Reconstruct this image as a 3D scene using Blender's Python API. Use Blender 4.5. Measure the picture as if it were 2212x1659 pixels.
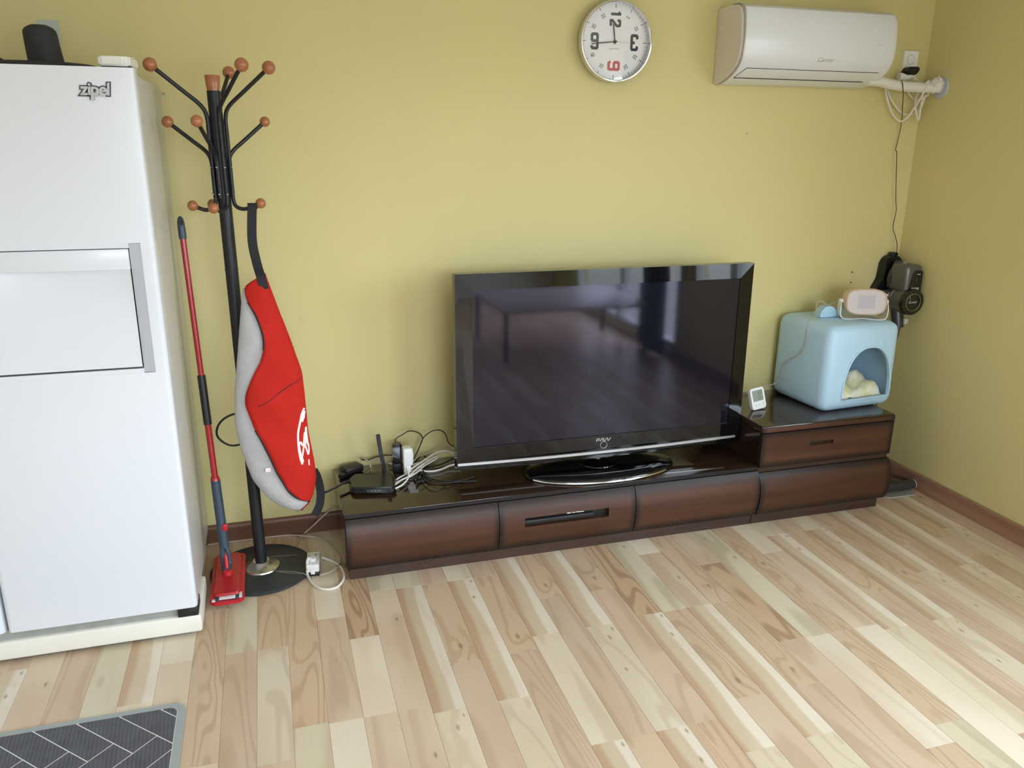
import bpy, bmesh, math, random
from mathutils import Vector, Matrix

for o in list(bpy.data.objects):
    bpy.data.objects.remove(o, do_unlink=True)
scene = bpy.context.scene
COL = scene.collection
PI = math.pi

# ------------------------------------------------------------------ camera
YAW, PITCH, ROLL = 0.293574, -0.292944, 0.009070
_f = Vector((math.sin(YAW)*math.cos(PITCH), math.cos(YAW)*math.cos(PITCH), math.sin(PITCH)))
_r = Vector((math.cos(YAW), -math.sin(YAW), 0))
_u = _r.cross(_f)
_r2 = _r*math.cos(ROLL) + _u*math.sin(ROLL)
_u2 = _u*math.cos(ROLL) - _r*math.sin(ROLL)
cam_data = bpy.data.cameras.new('camera')
cam_data.sensor_width = 36.0
cam_data.lens = 1746.27/2212*36.0
cam_data.clip_start = 0.05
cam = bpy.data.objects.new('camera', cam_data)
COL.objects.link(cam)
cam.matrix_world = Matrix(((_r2.x, _u2.x, -_f.x, 0.0), (_r2.y, _u2.y, -_f.y, -3.18),
                           (_r2.z, _u2.z, -_f.z, 1.58), (0, 0, 0, 1)))
scene.camera = cam

# ------------------------------------------------------------------ world, daylight, exposure
world = bpy.data.worlds.new('world'); scene.world = world
world.use_nodes = True
nt = world.node_tree
bg = nt.nodes['Background']
# overcast sky, brighter above the horizon than the ground below it
tc = nt.nodes.new('ShaderNodeTexCoord'); sp = nt.nodes.new('ShaderNodeSeparateXYZ'); rp = nt.nodes.new('ShaderNodeValToRGB')
nt.links.new(tc.outputs['Generated'], sp.inputs[0]); nt.links.new(sp.outputs['Z'], rp.inputs['Fac'])
rp.color_ramp.elements[0].position = 0.0; rp.color_ramp.elements[0].color = (0.26, 0.29, 0.31, 1)
rp.color_ramp.elements[1].position = 0.06; rp.color_ramp.elements[1].color = (0.80, 0.93, 1.08, 1)
nt.links.new(rp.outputs['Color'], bg.inputs['Color'])
bg.inputs['Strength'].default_value = 7.0

def portal(name, loc, direction, sx, sy):
    """sampling portal over a window opening: the light itself is the sky"""
    l = bpy.data.lights.new(name, 'AREA'); l.shape = 'RECTANGLE'
    l.size, l.size_y = sx, sy
    l.cycles.is_portal = True
    o = bpy.data.objects.new(name, l); COL.objects.link(o)
    o.location = loc
    o.rotation_euler = Vector(direction).to_track_quat('-Z', 'Y').to_euler()
W1 = (-4.95, -2.75, 0.06, 2.15)                # balcony door in the right wall: y0, y1, z0, z1
W3 = (-2.62, -1.55, 0.85, 2.15)                # window with a sill beside it
W2 = (-0.25, 1.75, 0.85, 2.15)                 # rear window: x0, x1, z0, z1
portal('balcony_window_portal', (3.04, (W1[0]+W1[1])/2, (W1[2]+W1[3])/2), (-1, 0, 0), W1[1]-W1[0], W1[3]-W1[2])
portal('side_window_portal', (3.04, (W3[0]+W3[1])/2, (W3[2]+W3[3])/2), (-1, 0, 0), W3[1]-W3[0], W3[3]-W3[2])
portal('rear_window_portal', ((W2[0]+W2[1])/2, -5.755, (W2[2]+W2[3])/2), (0, 1, 0), W2[1]-W2[0], W2[3]-W2[2])

scene.view_settings.view_transform = 'Standard'
scene.view_settings.look = 'None'
scene.view_settings.gamma = 1.0
scene.view_settings.use_curve_mapping = False
scene.view_settings.exposure = 1.26
scene.cycles.use_denoising = True
scene.cycles.max_bounces = 8
scene.cycles.diffuse_bounces = 5
scene.cycles.adaptive_threshold = 0.04
scene.cycles.adaptive_min_samples = 20
scene.cycles.transparent_max_bounces = 16
scene.cycles.caustics_reflective = False
scene.cycles.caustics_refractive = False
scene.cycles.sample_clamp_indirect = 8.0

# ------------------------------------------------------------------ helpers: colour and materials
def S(r, g, b, a=1.0):
    def c(v):
        v /= 255.0
        return v/12.92 if v <= 0.04045 else ((v+0.055)/1.055)**2.4
    return (c(r), c(g), c(b), a)

MATS = {}
class G:
    """small helper to write node graphs"""
    def __init__(self, name):
        self.m = bpy.data.materials.new(name); self.m.use_nodes = True
        self.t = self.m.node_tree; self.b = self.t.nodes['Principled BSDF']
        MATS[name] = self.m
    def n(self, typ, **kw):
        nd = self.t.nodes.new(typ)
        for k, v in kw.items(): setattr(nd, k, v)
        return nd
    def put(self, sock, v):
        if isinstance(v, bpy.types.NodeSocket): self.t.links.new(v, sock)
        elif v is not None: sock.default_value = v
    def math(self, op, a, b=None, c=None, clamp=False):
        nd = self.n('ShaderNodeMath', operation=op, use_clamp=clamp)
        self.put(nd.inputs[0], a)
        if b is not None: self.put(nd.inputs[1], b)
        if c is not None: self.put(nd.inputs[2], c)
        return nd.outputs[0]
    def smooth(self, v, a, b):
        nd = self.n('ShaderNodeMapRange', interpolation_type='SMOOTHSTEP')
        self.put(nd.inputs[0], v); nd.inputs[1].default_value = a; nd.inputs[2].default_value = b
        return nd.outputs[0]
    def mix(self, f, a, b, mode='MIX'):
        nd = self.n('ShaderNodeMix', data_type='RGBA', blend_type=mode)
        self.put(nd.inputs[0], f); self.put(nd.inputs[6], a); self.put(nd.inputs[7], b)
        return nd.outputs[2]
    def xyz(self, kind='Object'):
        c = self.n('ShaderNodeTexCoord'); s = self.n('ShaderNodeSeparateXYZ')
        self.t.links.new(c.outputs[kind], s.inputs[0]); return s.outputs
    def vec(self, x, y, z):
        c = self.n('ShaderNodeCombineXYZ')
        for i, v in enumerate((x, y, z)): self.put(c.inputs[i], v)
        return c.outputs[0]
    def noise(self, v, scale=1.0, detail=2.0, rough=0.5, dist=0.0):
        nd = self.n('ShaderNodeTexNoise')
        if v is not None: self.put(nd.inputs['Vector'], v)
        nd.inputs['Scale'].default_value = scale; nd.inputs['Detail'].default_value = detail
        nd.inputs['Roughness'].default_value = rough; nd.inputs['Distortion'].default_value = dist
        return nd.outputs['Fac']
    def bump(self, h, strength, dist):
        nd = self.n('ShaderNodeBump'); nd.inputs['Strength'].default_value = strength
        nd.inputs['Distance'].default_value = dist; self.put(nd.inputs['Height'], h)
        self.t.links.new(nd.outputs[0], self.b.inputs['Normal'])
    def out(self, color=None, rough=0.5, metal=0.0, spec=0.5, coat=0.0, coat_rough=0.05, ior=None):
        b = self.b
        if color is not None: self.put(b.inputs['Base Color'], color)
        self.put(b.inputs['Roughness'], rough); b.inputs['Metallic'].default_value = metal
        b.inputs['Specular IOR Level'].default_value = spec
        b.inputs['Coat Weight'].default_value = coat; b.inputs['Coat Roughness'].default_value = coat_rough
        if ior: b.inputs['IOR'].default_value = ior
        return self.m

def plain(name, col, rough=0.5, metal=0.0, spec=0.5, coat=0.0, var=0.06, vs=30.0, bump=0.0, bs=200.0):
    """plain finish with a faint uneven tone"""
    g = G(name)
    c = g.n('ShaderNodeTexCoord')
    f = g.noise(c.outputs['Object'], vs, 3.0)
    dark = tuple(x*(1-var) for x in col[:3]) + (1,)
    lite = tuple(min(1, x*(1+var)) for x in col[:3]) + (1,)
    g.out(g.mix(f, dark, lite), rough, metal, spec, coat)
    if bump: g.bump(g.noise(c.outputs['Object'], bs, 2.0), bump, 0.001)
    return g.m

# ------------------------------------------------------------------ helpers: meshes
def finish(bm, name, mat, _unused=None, smooth=True, angle=35.0):
    bmesh.ops.recalc_face_normals(bm, faces=bm.faces[:])
    me = bpy.data.meshes.new(name)
    bm.to_mesh(me); bm.free()
    if smooth:
        for p in me.polygons: p.use_smooth = True
        me.set_sharp_from_angle(angle=math.radians(angle))
    o = bpy.data.objects.new(name, me); COL.objects.link(o)
    if mat is not None: me.materials.append(MATS[mat] if isinstance(mat, str) else mat)
    return o

def thing(name, label, cat, loc=(0, 0, 0), group=None, rotz=0.0):
    """an Empty at the base of a thing; its parts are given in world coordinates"""
    e = bpy.data.objects.new(name, None); COL.objects.link(e)
    e.empty_display_size = 0.05
    e.location = loc; e.rotation_euler = (0, 0, rotz)
    m = (Matrix.Translation(loc) @ Matrix.Rotation(rotz, 4, 'Z')).inverted()
    INV[e.name] = m
    e['label'] = label; e['category'] = cat
    if group: e['group'] = group
    return e
INV = {}
def part(bm, name, mat, parent, smooth=True, angle=35.0, label=None, kind=None):
    o = finish(bm, name, mat, None, smooth, angle)
    o.parent = parent
    if parent.name in INV: o.matrix_parent_inverse = INV[parent.name]
    if label: o['label'] = label
    if kind: o['kind'] = kind
    return o
def single(bm, name, mat, label, cat, smooth=True, angle=35.0, group=None):
    """a thing that is one mesh"""
    o = finish(bm, name, mat, None, smooth, angle)
    o['label'] = label; o['category'] = cat
    if group: o['group'] = group
    return o
def struct(bm, name, mat, smooth=False):
    o = finish(bm, name, mat, None, smooth); o['kind'] = 'structure'
    return o

def BM(): return bmesh.new()

def box(bm, x0, x1, y0, y1, z0, z1, bev=0.0, seg=2, M=None):
    vs = [bm.verts.new((x, y, z)) for x in (x0, x1) for y in (y0, y1) for z in (z0, z1)]
    fs = [(0, 1, 3, 2), (4, 6, 7, 5), (0, 4, 5, 1), (2, 3, 7, 6), (0, 2, 6, 4), (1, 5, 7, 3)]
    faces = [bm.faces.new([vs[i] for i in f]) for f in fs]
    geom = list(vs)
    if bev > 0:
        edges = list({e for f in faces for e in f.edges})
        r = bmesh.ops.bevel(bm, geom=edges, offset=bev, segments=seg, affect='EDGES', profile=0.5)
        geom = list({v for f in r['faces'] for v in f.verts} | {v for v in vs if v.is_valid})
    if M is not None:
        bmesh.ops.transform(bm, matrix=M, verts=geom)
    return geom

def catmull(pts, n=6, closed=False):
    P = [Vector(p) for p in pts]
    if len(P) < 3: return P
    out = []
    N = len(P)
    rng = range(N) if closed else range(N-1)
    for i in rng:
        if closed: p0, p1, p2, p3 = P[(i-1) % N], P[i], P[(i+1) % N], P[(i+2) % N]
        else:
            p1, p2 = P[i], P[i+1]
            p0 = P[i-1] if i > 0 else p1*2-p2
            p3 = P[i+2] if i+2 < N else p2*2-p1
        for k in range(n):
            t = k/n
            out.append(0.5*((2*p1)+(p2-p0)*t+(2*p0-5*p1+4*p2-p3)*t*t+(3*p1-p0-3*p2+p3)*t**3))
    if not closed: out.append(P[-1])
    return out

def tube(bm, pts, r, seg=8, smooth=6, closed=False, flat=1.0, up=None):
    """sweep a circle (or, with flat, an ellipse) along a smoothed path; r may be a list"""
    P = catmull(pts, smooth, closed) if smooth else [Vector(p) for p in pts]
    N = len(P)
    rad = (lambda i: r) if not isinstance(r, (list, tuple)) else (lambda i: r[0]+(r[-1]-r[0])*i/max(1, N-1) if len(r) == 2 else r[min(len(r)-1, int(i/max(1, N-1)*(len(r)-1)+0.5))])
    T = []
    for i in range(N):
        a = P[(i-1) % N] if (closed or i > 0) else P[i]
        b = P[(i+1) % N] if (closed or i < N-1) else P[i]
        d = b-a
        T.append(d.normalized() if d.length > 1e-9 else Vector((0, 0, 1)))
    nrm = Vector(up) if up is not None else (Vector((0, 0, 1)) if abs(T[0].z) < 0.9 else Vector((1, 0, 0)))
    nrm = (nrm - T[0]*nrm.dot(T[0])).normalized()
    rings = []
    for i in range(N):
        base = Vector(up) if up is not None else nrm
        q = base - T[i]*base.dot(T[i])
        if q.length > 1e-6: nrm = q.normalized()
        bi = T[i].cross(nrm)
        R = rad(i)
        rings.append([bm.verts.new(P[i]+nrm*(math.cos(2*PI*k/seg)*R*flat)+bi*(math.sin(2*PI*k/seg)*R)) for k in range(seg)])
    for i in range(N if closed else N-1):
        a, b = rings[i], rings[(i+1) % N]
        for k in range(seg):
            bm.faces.new((a[k], a[(k+1) % seg], b[(k+1) % seg], b[k]))
    if not closed:
        bm.faces.new(rings[0][::-1]); bm.faces.new(rings[-1])
    return rings

def ribbon(bm, pts, width_dir, w, th, smooth=6):
    """flat strap of width w along width_dir"""
    P = catmull(pts, smooth); W = Vector(width_dir).normalized()
    N = len(P); rings = []
    for i in range(N):
        d = (P[min(N-1, i+1)]-P[max(0, i-1)]).normalized()
        wd = (W-d*W.dot(d)).normalized(); nn = d.cross(wd).normalized()
        rings.append([bm.verts.new(P[i]+wd*sx*w/2+nn*sy*th/2) for sx, sy in ((-1, -1), (1, -1), (1, 1), (-1, 1))])
    for i in range(N-1):
        for k in range(4):
            bm.faces.new((rings[i][k], rings[i][(k+1) % 4], rings[i+1][(k+1) % 4], rings[i+1][k]))
    bm.faces.new(rings[0][::-1]); bm.faces.new(rings[-1])

def lathe(bm, prof, n=32, M=None, cap=True):
    """revolve (r, z) pairs about Z"""
    rings = []; new = []
    for r, z in prof:
        if r < 1e-6:
            v = bm.verts.new((0, 0, z)); rings.append([v]); new.append(v)
        else:
            rg = [bm.verts.new((r*math.cos(2*PI*k/n), r*math.sin(2*PI*k/n), z)) for k in range(n)]
            rings.append(rg); new += rg
    for a, b in zip(rings[:-1], rings[1:]):
        for k in range(n):
            k2 = (k+1) % n
            if len(a) == 1 and len(b) == 1: continue
            if len(a) == 1: bm.faces.new((a[0], b[k2], b[k]))
            elif len(b) == 1: bm.faces.new((a[k], a[k2], b[0]))
            else: bm.faces.new((a[k], a[k2], b[k2], b[k]))
    if cap:
        if len(rings[0]) > 1: bm.faces.new(rings[0][::-1])
        if len(rings[-1]) > 1: bm.faces.new(rings[-1])
    if M is not None: bmesh.ops.transform(bm, matrix=M, verts=new)
    return new

def ball(bm, c, r, n=16, m=10, sz=(1, 1, 1)):
    prof = [(r*math.sin(PI*i/m), -r*math.cos(PI*i/m)) for i in range(m+1)]
    prof[0] = (0, -r); prof[-1] = (0, r)
    lathe(bm, prof, n, Matrix.Translation(c) @ Matrix.Diagonal((*sz, 1)))

def prism(bm, poly, vmap, d0, d1):
    """poly of 2-D points mapped by vmap(u, v, d) between depths d0 and d1"""
    a = [bm.verts.new(vmap(u, v, d0)) for u, v in poly]
    b = [bm.verts.new(vmap(u, v, d1)) for u, v in poly]
    n = len(poly)
    bm.faces.new(a[::-1]); bm.faces.new(b)
    for i in range(n): bm.faces.new((a[i], a[(i+1) % n], b[(i+1) % n], b[i]))
    return a+b

def rrect(x0, x1, y0, y1, r, n=6):
    pts = []
    for cx, cy, a0 in ((x1-r, y1-r, 0), (x0+r, y1-r, 90), (x0+r, y0+r, 180), (x1-r, y0+r, 270)):
        for k in range(n+1):
            a = math.radians(a0+90*k/n); pts.append((cx+r*math.cos(a), cy+r*math.sin(a)))
    return pts

def basis(o, x, y, z):
    x, y, z = Vector(x), Vector(y), Vector(z)
    return Matrix(((x.x, y.x, z.x, o[0]), (x.y, y.y, z.y, o[1]), (x.z, y.z, z.z, o[2]), (0, 0, 0, 1)))

def text_bm(s, size, M, depth=0.001, bold=0.0, sx=1.0, shear=0.0, spacing=1.0):
    cu = bpy.data.curves.new('tmp_text', 'FONT')
    cu.body = s; cu.size = size; cu.align_x = 'CENTER'; cu.align_y = 'CENTER'
    cu.extrude = depth; cu.offset = bold; cu.shear = shear; cu.space_character = spacing
    cu.resolution_u = 3
    o = bpy.data.objects.new('tmp_text', cu); COL.objects.link(o)
    dg = bpy.context.evaluated_depsgraph_get()
    me = bpy.data.meshes.new_from_object(o.evaluated_get(dg))
    bm = bmesh.new(); bm.from_mesh(me)
    bmesh.ops.transform(bm, matrix=M @ Matrix.Diagonal((sx, 1, 1, 1)), verts=bm.verts[:])
    bpy.data.objects.remove(o); bpy.data.curves.remove(cu); bpy.data.meshes.remove(me)
    return bm
def text_into(bm, *a, **k):
    b2 = text_bm(*a, **k)
    me = bpy.data.meshes.new('tmp'); b2.to_mesh(me); b2.free()
    bm.from_mesh(me); bpy.data.meshes.remove(me)

def face_M(o):      # text plane facing -Y (towards the camera side), x right, y up
    return basis(o, (1, 0, 0), (0, 0, 1), (0, -1, 0))

# ------------------------------------------------------------------ materials
def wall_paint(name, col):
    g = G(name); c = g.n('ShaderNodeTexCoord')
    f = g.noise(c.outputs['Object'], 1.6, 4.0, 0.6)
    f2 = g.noise(c.outputs['Object'], 14.0, 3.0, 0.6)
    a = tuple(x*0.95 for x in col[:3])+(1,); b = tuple(x*1.04 for x in col[:3])+(1,)
    base = g.mix(f, a, b)
    st = g.smooth(f2, 0.66, 0.80)
    base = g.mix(g.math('MULTIPLY', st, 0.10), base, S(150, 128, 78))
    g.out(base, 0.62, 0, 0.3)
    g.bump(g.noise(c.outputs['Object'], 420.0, 2.0), 0.10, 0.001)
wall_paint('wall_yellow', S(213, 201, 143))
plain('white_plaster', S(236, 235, 230), 0.8, var=0.02, vs=3)

def wood(name, base, dark, edge=None, rough=0.3, coat=0.0, spec=0.5, gen=False, coat_rough=0.08, along='x', edge_w=0.09):
    g = G(name)
    x, y, z = g.xyz('Object')[:3]
    k = {'x': (1.2, 26, 26), 'y': (26, 1.2, 26), 'z': (26, 26, 1.2)}[along]
    v = g.vec(g.math('MULTIPLY', x, k[0]), g.math('MULTIPLY', y, k[1]), g.math('MULTIPLY', z, k[2]))
    f = g.noise(v, 1.0, 4.0, 0.55, 0.4)
    f = g.smooth(f, 0.3, 0.72)
    v2 = g.vec(g.math('MULTIPLY', x, k[0]*5), g.math('MULTIPLY', y, k[1]*12), g.math('MULTIPLY', z, k[2]*12))
    f2 = g.smooth(g.noise(v2, 1.0, 2.0), 0.45, 0.75)
    c = g.mix(f, dark, base)
    c = g.mix(g.math('MULTIPLY', f2, 0.35), c, dark)
    if edge is not None:            # sunburst stain: the dye is darker along the rim of each front
        a, b2, e = g.xyz('Generated')[:3]
        def rim(s, w):
            m = g.math('MINIMUM', s, g.math('SUBTRACT', 1.0, s))
            return g.smooth(m, 0.0, w)
        m = g.math('MULTIPLY', rim(a, edge_w*0.55), rim(e, edge_w*2.6))
        c = g.mix(m, edge, c)
    g.out(c, rough, 0, spec, coat, coat_rough)
wood('cabinet_wood', S(86, 56, 42), S(62, 38, 28), None, 0.28, 0.0, 0.5)
wood('cabinet_side', S(52, 33, 26), S(38, 24, 19), None, 0.16, 0.3, 0.5, coat_rough=0.04)
wood('cabinet_front', S(88, 57, 42), S(70, 45, 33), S(36, 27, 24), 0.40, 0.0, 0.30)
wood('cabinet_top', S(58, 38, 26), S(40, 26, 18), None, 0.10, 0.5, 0.6, coat_rough=0.03)
wood('plinth_wood', S(76, 54, 46), S(60, 42, 35), None, 0.35, 0.0, 0.5)
wood('skirting_wood', S(122, 84, 62), S(98, 66, 48), None, 0.4, 0.0, 0.5)
wood('skirting_wood_y', S(166, 126, 102), S(142, 106, 84), None, 0.4, 0.0, 0.5, along='y')
wood('ball_wood', S(176, 112, 72), S(160, 100, 62), None, 0.3, 0.2, 0.5)

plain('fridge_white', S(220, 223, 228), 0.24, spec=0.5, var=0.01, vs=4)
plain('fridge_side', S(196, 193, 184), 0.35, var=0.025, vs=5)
plain('fridge_trim', S(186, 190, 196), 0.25, var=0.02)
plain('fridge_cream', S(228, 226, 214), 0.35, var=0.04, vs=9)
plain('fridge_gap', S(150, 150, 145), 0.6, var=0.25, vs=25)
plain('black_plastic', S(28, 28, 30), 0.42, var=0.15)
plain('black_gloss', S(10, 10, 12), 0.05, spec=0.5, coat=0.6, var=0.05)
plain('black_satin', S(20, 20, 22), 0.35, var=0.1)
plain('black_metal', S(30, 31, 34), 0.42, spec=0.4, var=0.1)
plain('black_stone', S(44, 48, 52), 0.38, var=0.2, vs=60)
plain('crack_white', S(200, 200, 192), 0.7)
plain('black_cord', S(24, 23, 22), 0.5, var=0.1)
plain('dark_fabric', S(44, 44, 46), 0.85, var=0.25, vs=120)
plain('dusty_black', S(48, 46, 48), 0.7, var=0.35, vs=40)
plain('chrome', S(220, 222, 225), 0.12, metal=1.0, var=0.02)
plain('steel', S(190, 190, 188), 0.28, metal=1.0, var=0.08)
plain('silver_paint', S(205, 207, 210), 0.3, metal=0.6, var=0.03)
plain('chrome_text', S(205, 208, 214), 0.2, metal=0.7, var=0.05)
plain('outline_dark', S(60, 62, 70), 0.4)
plain('white_plastic', S(236, 236, 234), 0.35, var=0.02)
plain('ac_white', S(226, 228, 230), 0.22, var=0.015, vs=6)
plain('ac_cream', S(222, 214, 204), 0.4, var=0.03, vs=10)
plain('ac_grey_print', S(176, 174, 160), 0.5)
plain('gap_black', S(40, 38, 32), 0.8)
plain('cord_white', S(226, 222, 212), 0.45, var=0.03)
plain('cord_grey', S(178, 172, 164), 0.5, var=0.05)
plain('cord_beige', S(188, 172, 156), 0.5, var=0.05)
plain('tape_white', S(226, 222, 214), 0.7, var=0.05, vs=50, bump=0.3, bs=90)
plain('blue_plastic', S(182, 214, 236), 0.45, var=0.015, vs=8)
plain('blue_plastic_ear', S(176, 212, 228), 0.42, var=0.015, vs=8)
plain('pink_plastic', S(222, 196, 172), 0.45, var=0.02)
plain('vac_grey', S(98, 96, 92), 0.32, metal=0.35, var=0.06)
plain('vac_dark', S(62, 62, 62), 0.35, metal=0.3, var=0.08)
plain('vac_lite', S(186, 184, 176), 0.3, metal=0.3, var=0.04)
plain('mop_red', S(186, 34, 44), 0.3, var=0.06)
plain('mop_red_pole', S(168, 36, 44), 0.22, spec=0.6, var=0.05)
plain('mop_slate', S(58, 72, 86), 0.42, var=0.06)
plain('mop_cloth', S(225, 215, 218), 0.9, var=0.1, vs=90)
plain('bag_red', S(184, 40, 32), 0.8, spec=0.12, var=0.05, vs=14, bump=0.25, bs=700)
plain('bag_fleece', S(186, 185, 186), 0.95, spec=0.1, var=0.10, vs=45, bump=0.9, bs=160)
plain('bag_black', S(30, 30, 34), 0.8, var=0.15, vs=90)
plain('emblem_white', S(240, 226, 222), 0.8)
plain('mat_grey', S(160, 168, 166), 0.6, var=0.04)
plain('mat_line', S(232, 232, 228), 0.6)
g = G('mat_slate'); x, y, z = g.xyz('Object')[:3]
rib = g.math('SINE', g.math('MULTIPLY', g.math('ADD', x, g.math('MULTIPLY', y, 0.06)), 2*PI/0.0105))
ff = g.noise(g.vec(x, y, z), 25, 3)
g.out(g.mix(g.math('MULTIPLY_ADD', rib, 0.18, ff), S(74, 74, 80), S(102, 102, 108)), 0.6, 0, 0.3)
g.bump(rib, 0.35, 0.001)
g = G('clock_dial'); g.out(S(242, 242, 242), 0.35)
g = G('ink_black'); g.out(S(40, 42, 42), 0.5)
g = G('ink_grey'); g.out(S(120, 122, 122), 0.5)
g = G('ink_red'); g.out(S(196, 84, 92), 0.5)
g = G('lcd'); g.out(S(150, 156, 146), 0.25)
g = G('lcd_ink'); g.out(S(96, 102, 94), 0.4)
g = G('heater_grille'); x, y, z = g.xyz('Object')[:3]
dots = g.math('MULTIPLY', g.math('SINE', g.math('MULTIPLY', x, 1500)), g.math('SINE', g.math('MULTIPLY', z, 1500)))
g.out(g.mix(g.smooth(dots, -0.2, 0.5), S(190, 178, 176), S(216, 206, 206)), 0.5)
g = G('heater_core'); x, y, z = g.xyz('Object')[:3]
st = g.math('SINE', g.math('MULTIPLY', z, 2*PI/0.0052))
g.out(g.mix(g.smooth(st, -0.4, 0.4), S(164, 158, 164), S(196, 190, 196)), 0.5)
g = G('crumpled_cloth'); c = g.n('ShaderNodeTexCoord')
f = g.smooth(g.noise(c.outputs['Object'], 9, 3, 0.6, 0.6), 0.38, 0.62)
g.out(g.mix(f, S(206, 208, 160), S(240, 236, 222)), 0.9)
# screen: dark panel under a clear filter glass with a faint violet coating
g = G('tv_screen'); g.out(S(18, 20, 29), 0.055, 0, 0.5, 0.0, ior=1.55)
g.b.inputs['Specular Tint'].default_value = (0.86, 0.80, 1.0, 1)
g = G('tv_bezel'); g.out(S(9, 9, 11), 0.04, 0, 0.5, 0.0, ior=1.5)
# thin clear glass
def thin_glass(name, ior=1.45, rough=0.0, tint=(1, 1, 1, 1)):
    m = bpy.data.materials.new(name); m.use_nodes = True; MATS[name] = m
    t = m.node_tree; t.nodes.clear()
    o = t.nodes.new('ShaderNodeOutputMaterial'); mx = t.nodes.new('ShaderNodeMixShader')
    fr = t.nodes.new('ShaderNodeFresnel'); ge = t.nodes.new('ShaderNodeNewGeometry'); mi = t.nodes.new('ShaderNodeMix')   # same outer reflection on both faces of the pane
    mi.inputs[2].default_value = ior; mi.inputs[3].default_value = 1.0/ior
    t.links.new(ge.outputs['Backfacing'], mi.inputs[0]); t.links.new(mi.outputs[0], fr.inputs[0])
    tr = t.nodes.new('ShaderNodeBsdfTransparent'); tr.inputs[0].default_value = tint
    gl = t.nodes.new('ShaderNodeBsdfGlossy'); gl.inputs['Roughness'].default_value = rough
    t.links.new(fr.outputs[0], mx.inputs[0]); t.links.new(tr.outputs[0], mx.inputs[1])
    t.links.new(gl.outputs[0], mx.inputs[2]); t.links.new(mx.outputs[0], o.inputs[0])
thin_glass('window_glass'); thin_glass('clock_glass', 1.5, 0.02)
plain('tape_pale', S(178, 190, 178), 0.4)
plain('router_black', S(24, 25, 24), 0.28, spec=0.5)
plain('curtain_cloth', S(70, 78, 88), 0.9, var=0.1)
plain('table_top', S(214, 206, 198), 0.35, var=0.03)
plain('frame_white', S(228, 228, 226), 0.4)

# ---- floor strips: printed boards of several figures
PW = 0.0971
def board(name, base, lite, dark, freq, amt, stripes=None, knots=(), stretch=1.3, tint=None, cross=8.0):
    g = G(name)
    x, y, z = g.xyz('Object')[:3]
    inf = g.n('ShaderNodeObjectInfo'); rnd = inf.outputs['Random']
    sd = g.math('MULTIPLY', rnd, 3.0)
    wob = g.noise(g.vec(g.math('MULTIPLY', x, 6), g.math('MULTIPLY', y, 2.2), sd), 1.0, 1.5, 0.4)
    h = g.noise(g.vec(g.math('MULTIPLY', x, cross), g.math('MULTIPLY', y, stretch), sd), 1.0, 1.0, 0.35, 0.35)
    # knots push the rings aside
    kn = None
    for kx, ky, kr in knots:
        dx = g.math('MULTIPLY', g.math('SUBTRACT', x, kx), 1.0/kr)
        dy = g.math('MULTIPLY', g.math('SUBTRACT', y, ky), 0.45/kr)
        d = g.math('SQRT', g.math('ADD', g.math('MULTIPLY', dx, dx), g.math('MULTIPLY', dy, dy)))
        soft = g.math('SUBTRACT', 1.0, g.smooth(d, 0.1, 1.0))
        halo = g.math('MULTIPLY', g.math('SUBTRACT', 1.0, g.smooth(d, 0.4, 4.0)), 0.05)
        h = g.math('ADD', h, halo)
        kn = soft if kn is None else g.math('MAXIMUM', kn, soft)
    ring = g.math('SINE', g.math('MULTIPLY', h, 2*PI*freq))
    line = g.smooth(ring, 0.1, 1.0)
    fine = g.noise(g.vec(g.math('MULTIPLY', x, 480), g.math('MULTIPLY', y, 9), sd), 1.0, 2.0)
    c = g.mix(g.smooth(wob, 0.35, 0.65), base, lite)
    if stripes:
        u = g.math('ADD', g.math('MULTIPLY', x, 1.0/PW), 0.5)
        u = g.math('ADD', u, g.math('MULTIPLY', g.math('SUBTRACT', wob, 0.5), 0.5))
        a, m, w = stripes
        c = g.mix(g.smooth(u, 0.16, 0.34), a, m)
        c = g.mix(g.smooth(u, 0.60, 0.72), c, w)
        line = g.math('MULTIPLY', line, 0.3)
    c = g.mix(g.math('MULTIPLY', line, amt), c, dark)
    c = g.mix(g.math('MULTIPLY', g.smooth(fine, 0.45, 0.8), 0.18), c, dark)
    if kn is not None:
        some = g.math('GREATER_THAN', g.math('FRACT', g.math('MULTIPLY', rnd, 7.31)), 0.35)
        streak = g.noise(g.vec(g.math('MULTIPLY', x, 300), g.math('MULTIPLY', y, 60), sd), 1.0, 2.0)
        c = g.mix(g.math('MULTIPLY', g.math('MULTIPLY', kn, some), g.math('MULTIPLY_ADD', streak, 0.7, 0.25)), c, S(118, 84, 58))
    v = g.math('MULTIPLY_ADD', rnd, 0.08, 0.925)
    hsv = g.n('ShaderNodeHueSaturation'); hsv.inputs['Saturation'].default_value = 0.88; hsv.inputs['Hue'].default_value = 0.505; g.put(hsv.inputs['Value'], v); g.put(hsv.inputs['Color'], c)
    g.out(hsv.outputs[0], 0.38, 0, 0.35)
    return g.m
board('board_S', S(208, 186, 152), S(214, 192, 160), S(186, 150, 118), 6, 0.4,
      stripes=(S(196, 158, 124), S(212, 190, 158), S(232, 217, 196)), knots=((0.036, -0.02, 0.007), (0.020, -0.13, 0.008)))
board('board_K', S(218, 199, 168), S(228, 210, 184), S(198, 176, 144), 5, 0.5, knots=((0.006, -0.075, 0.009), (-0.012, -0.245, 0.007), (0.034, -0.03, 0.005)))
board('board_V', S(208, 176, 142), S(214, 184, 152), S(176, 136, 102), 14, 0.48, knots=((0.004, -0.405, 0.011),), stretch=0.95, cross=8)
board('board_P', S(206, 175, 145), S(212, 184, 156), S(180, 142, 110), 12, 0.42, stretch=0.7, cross=7)
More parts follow.
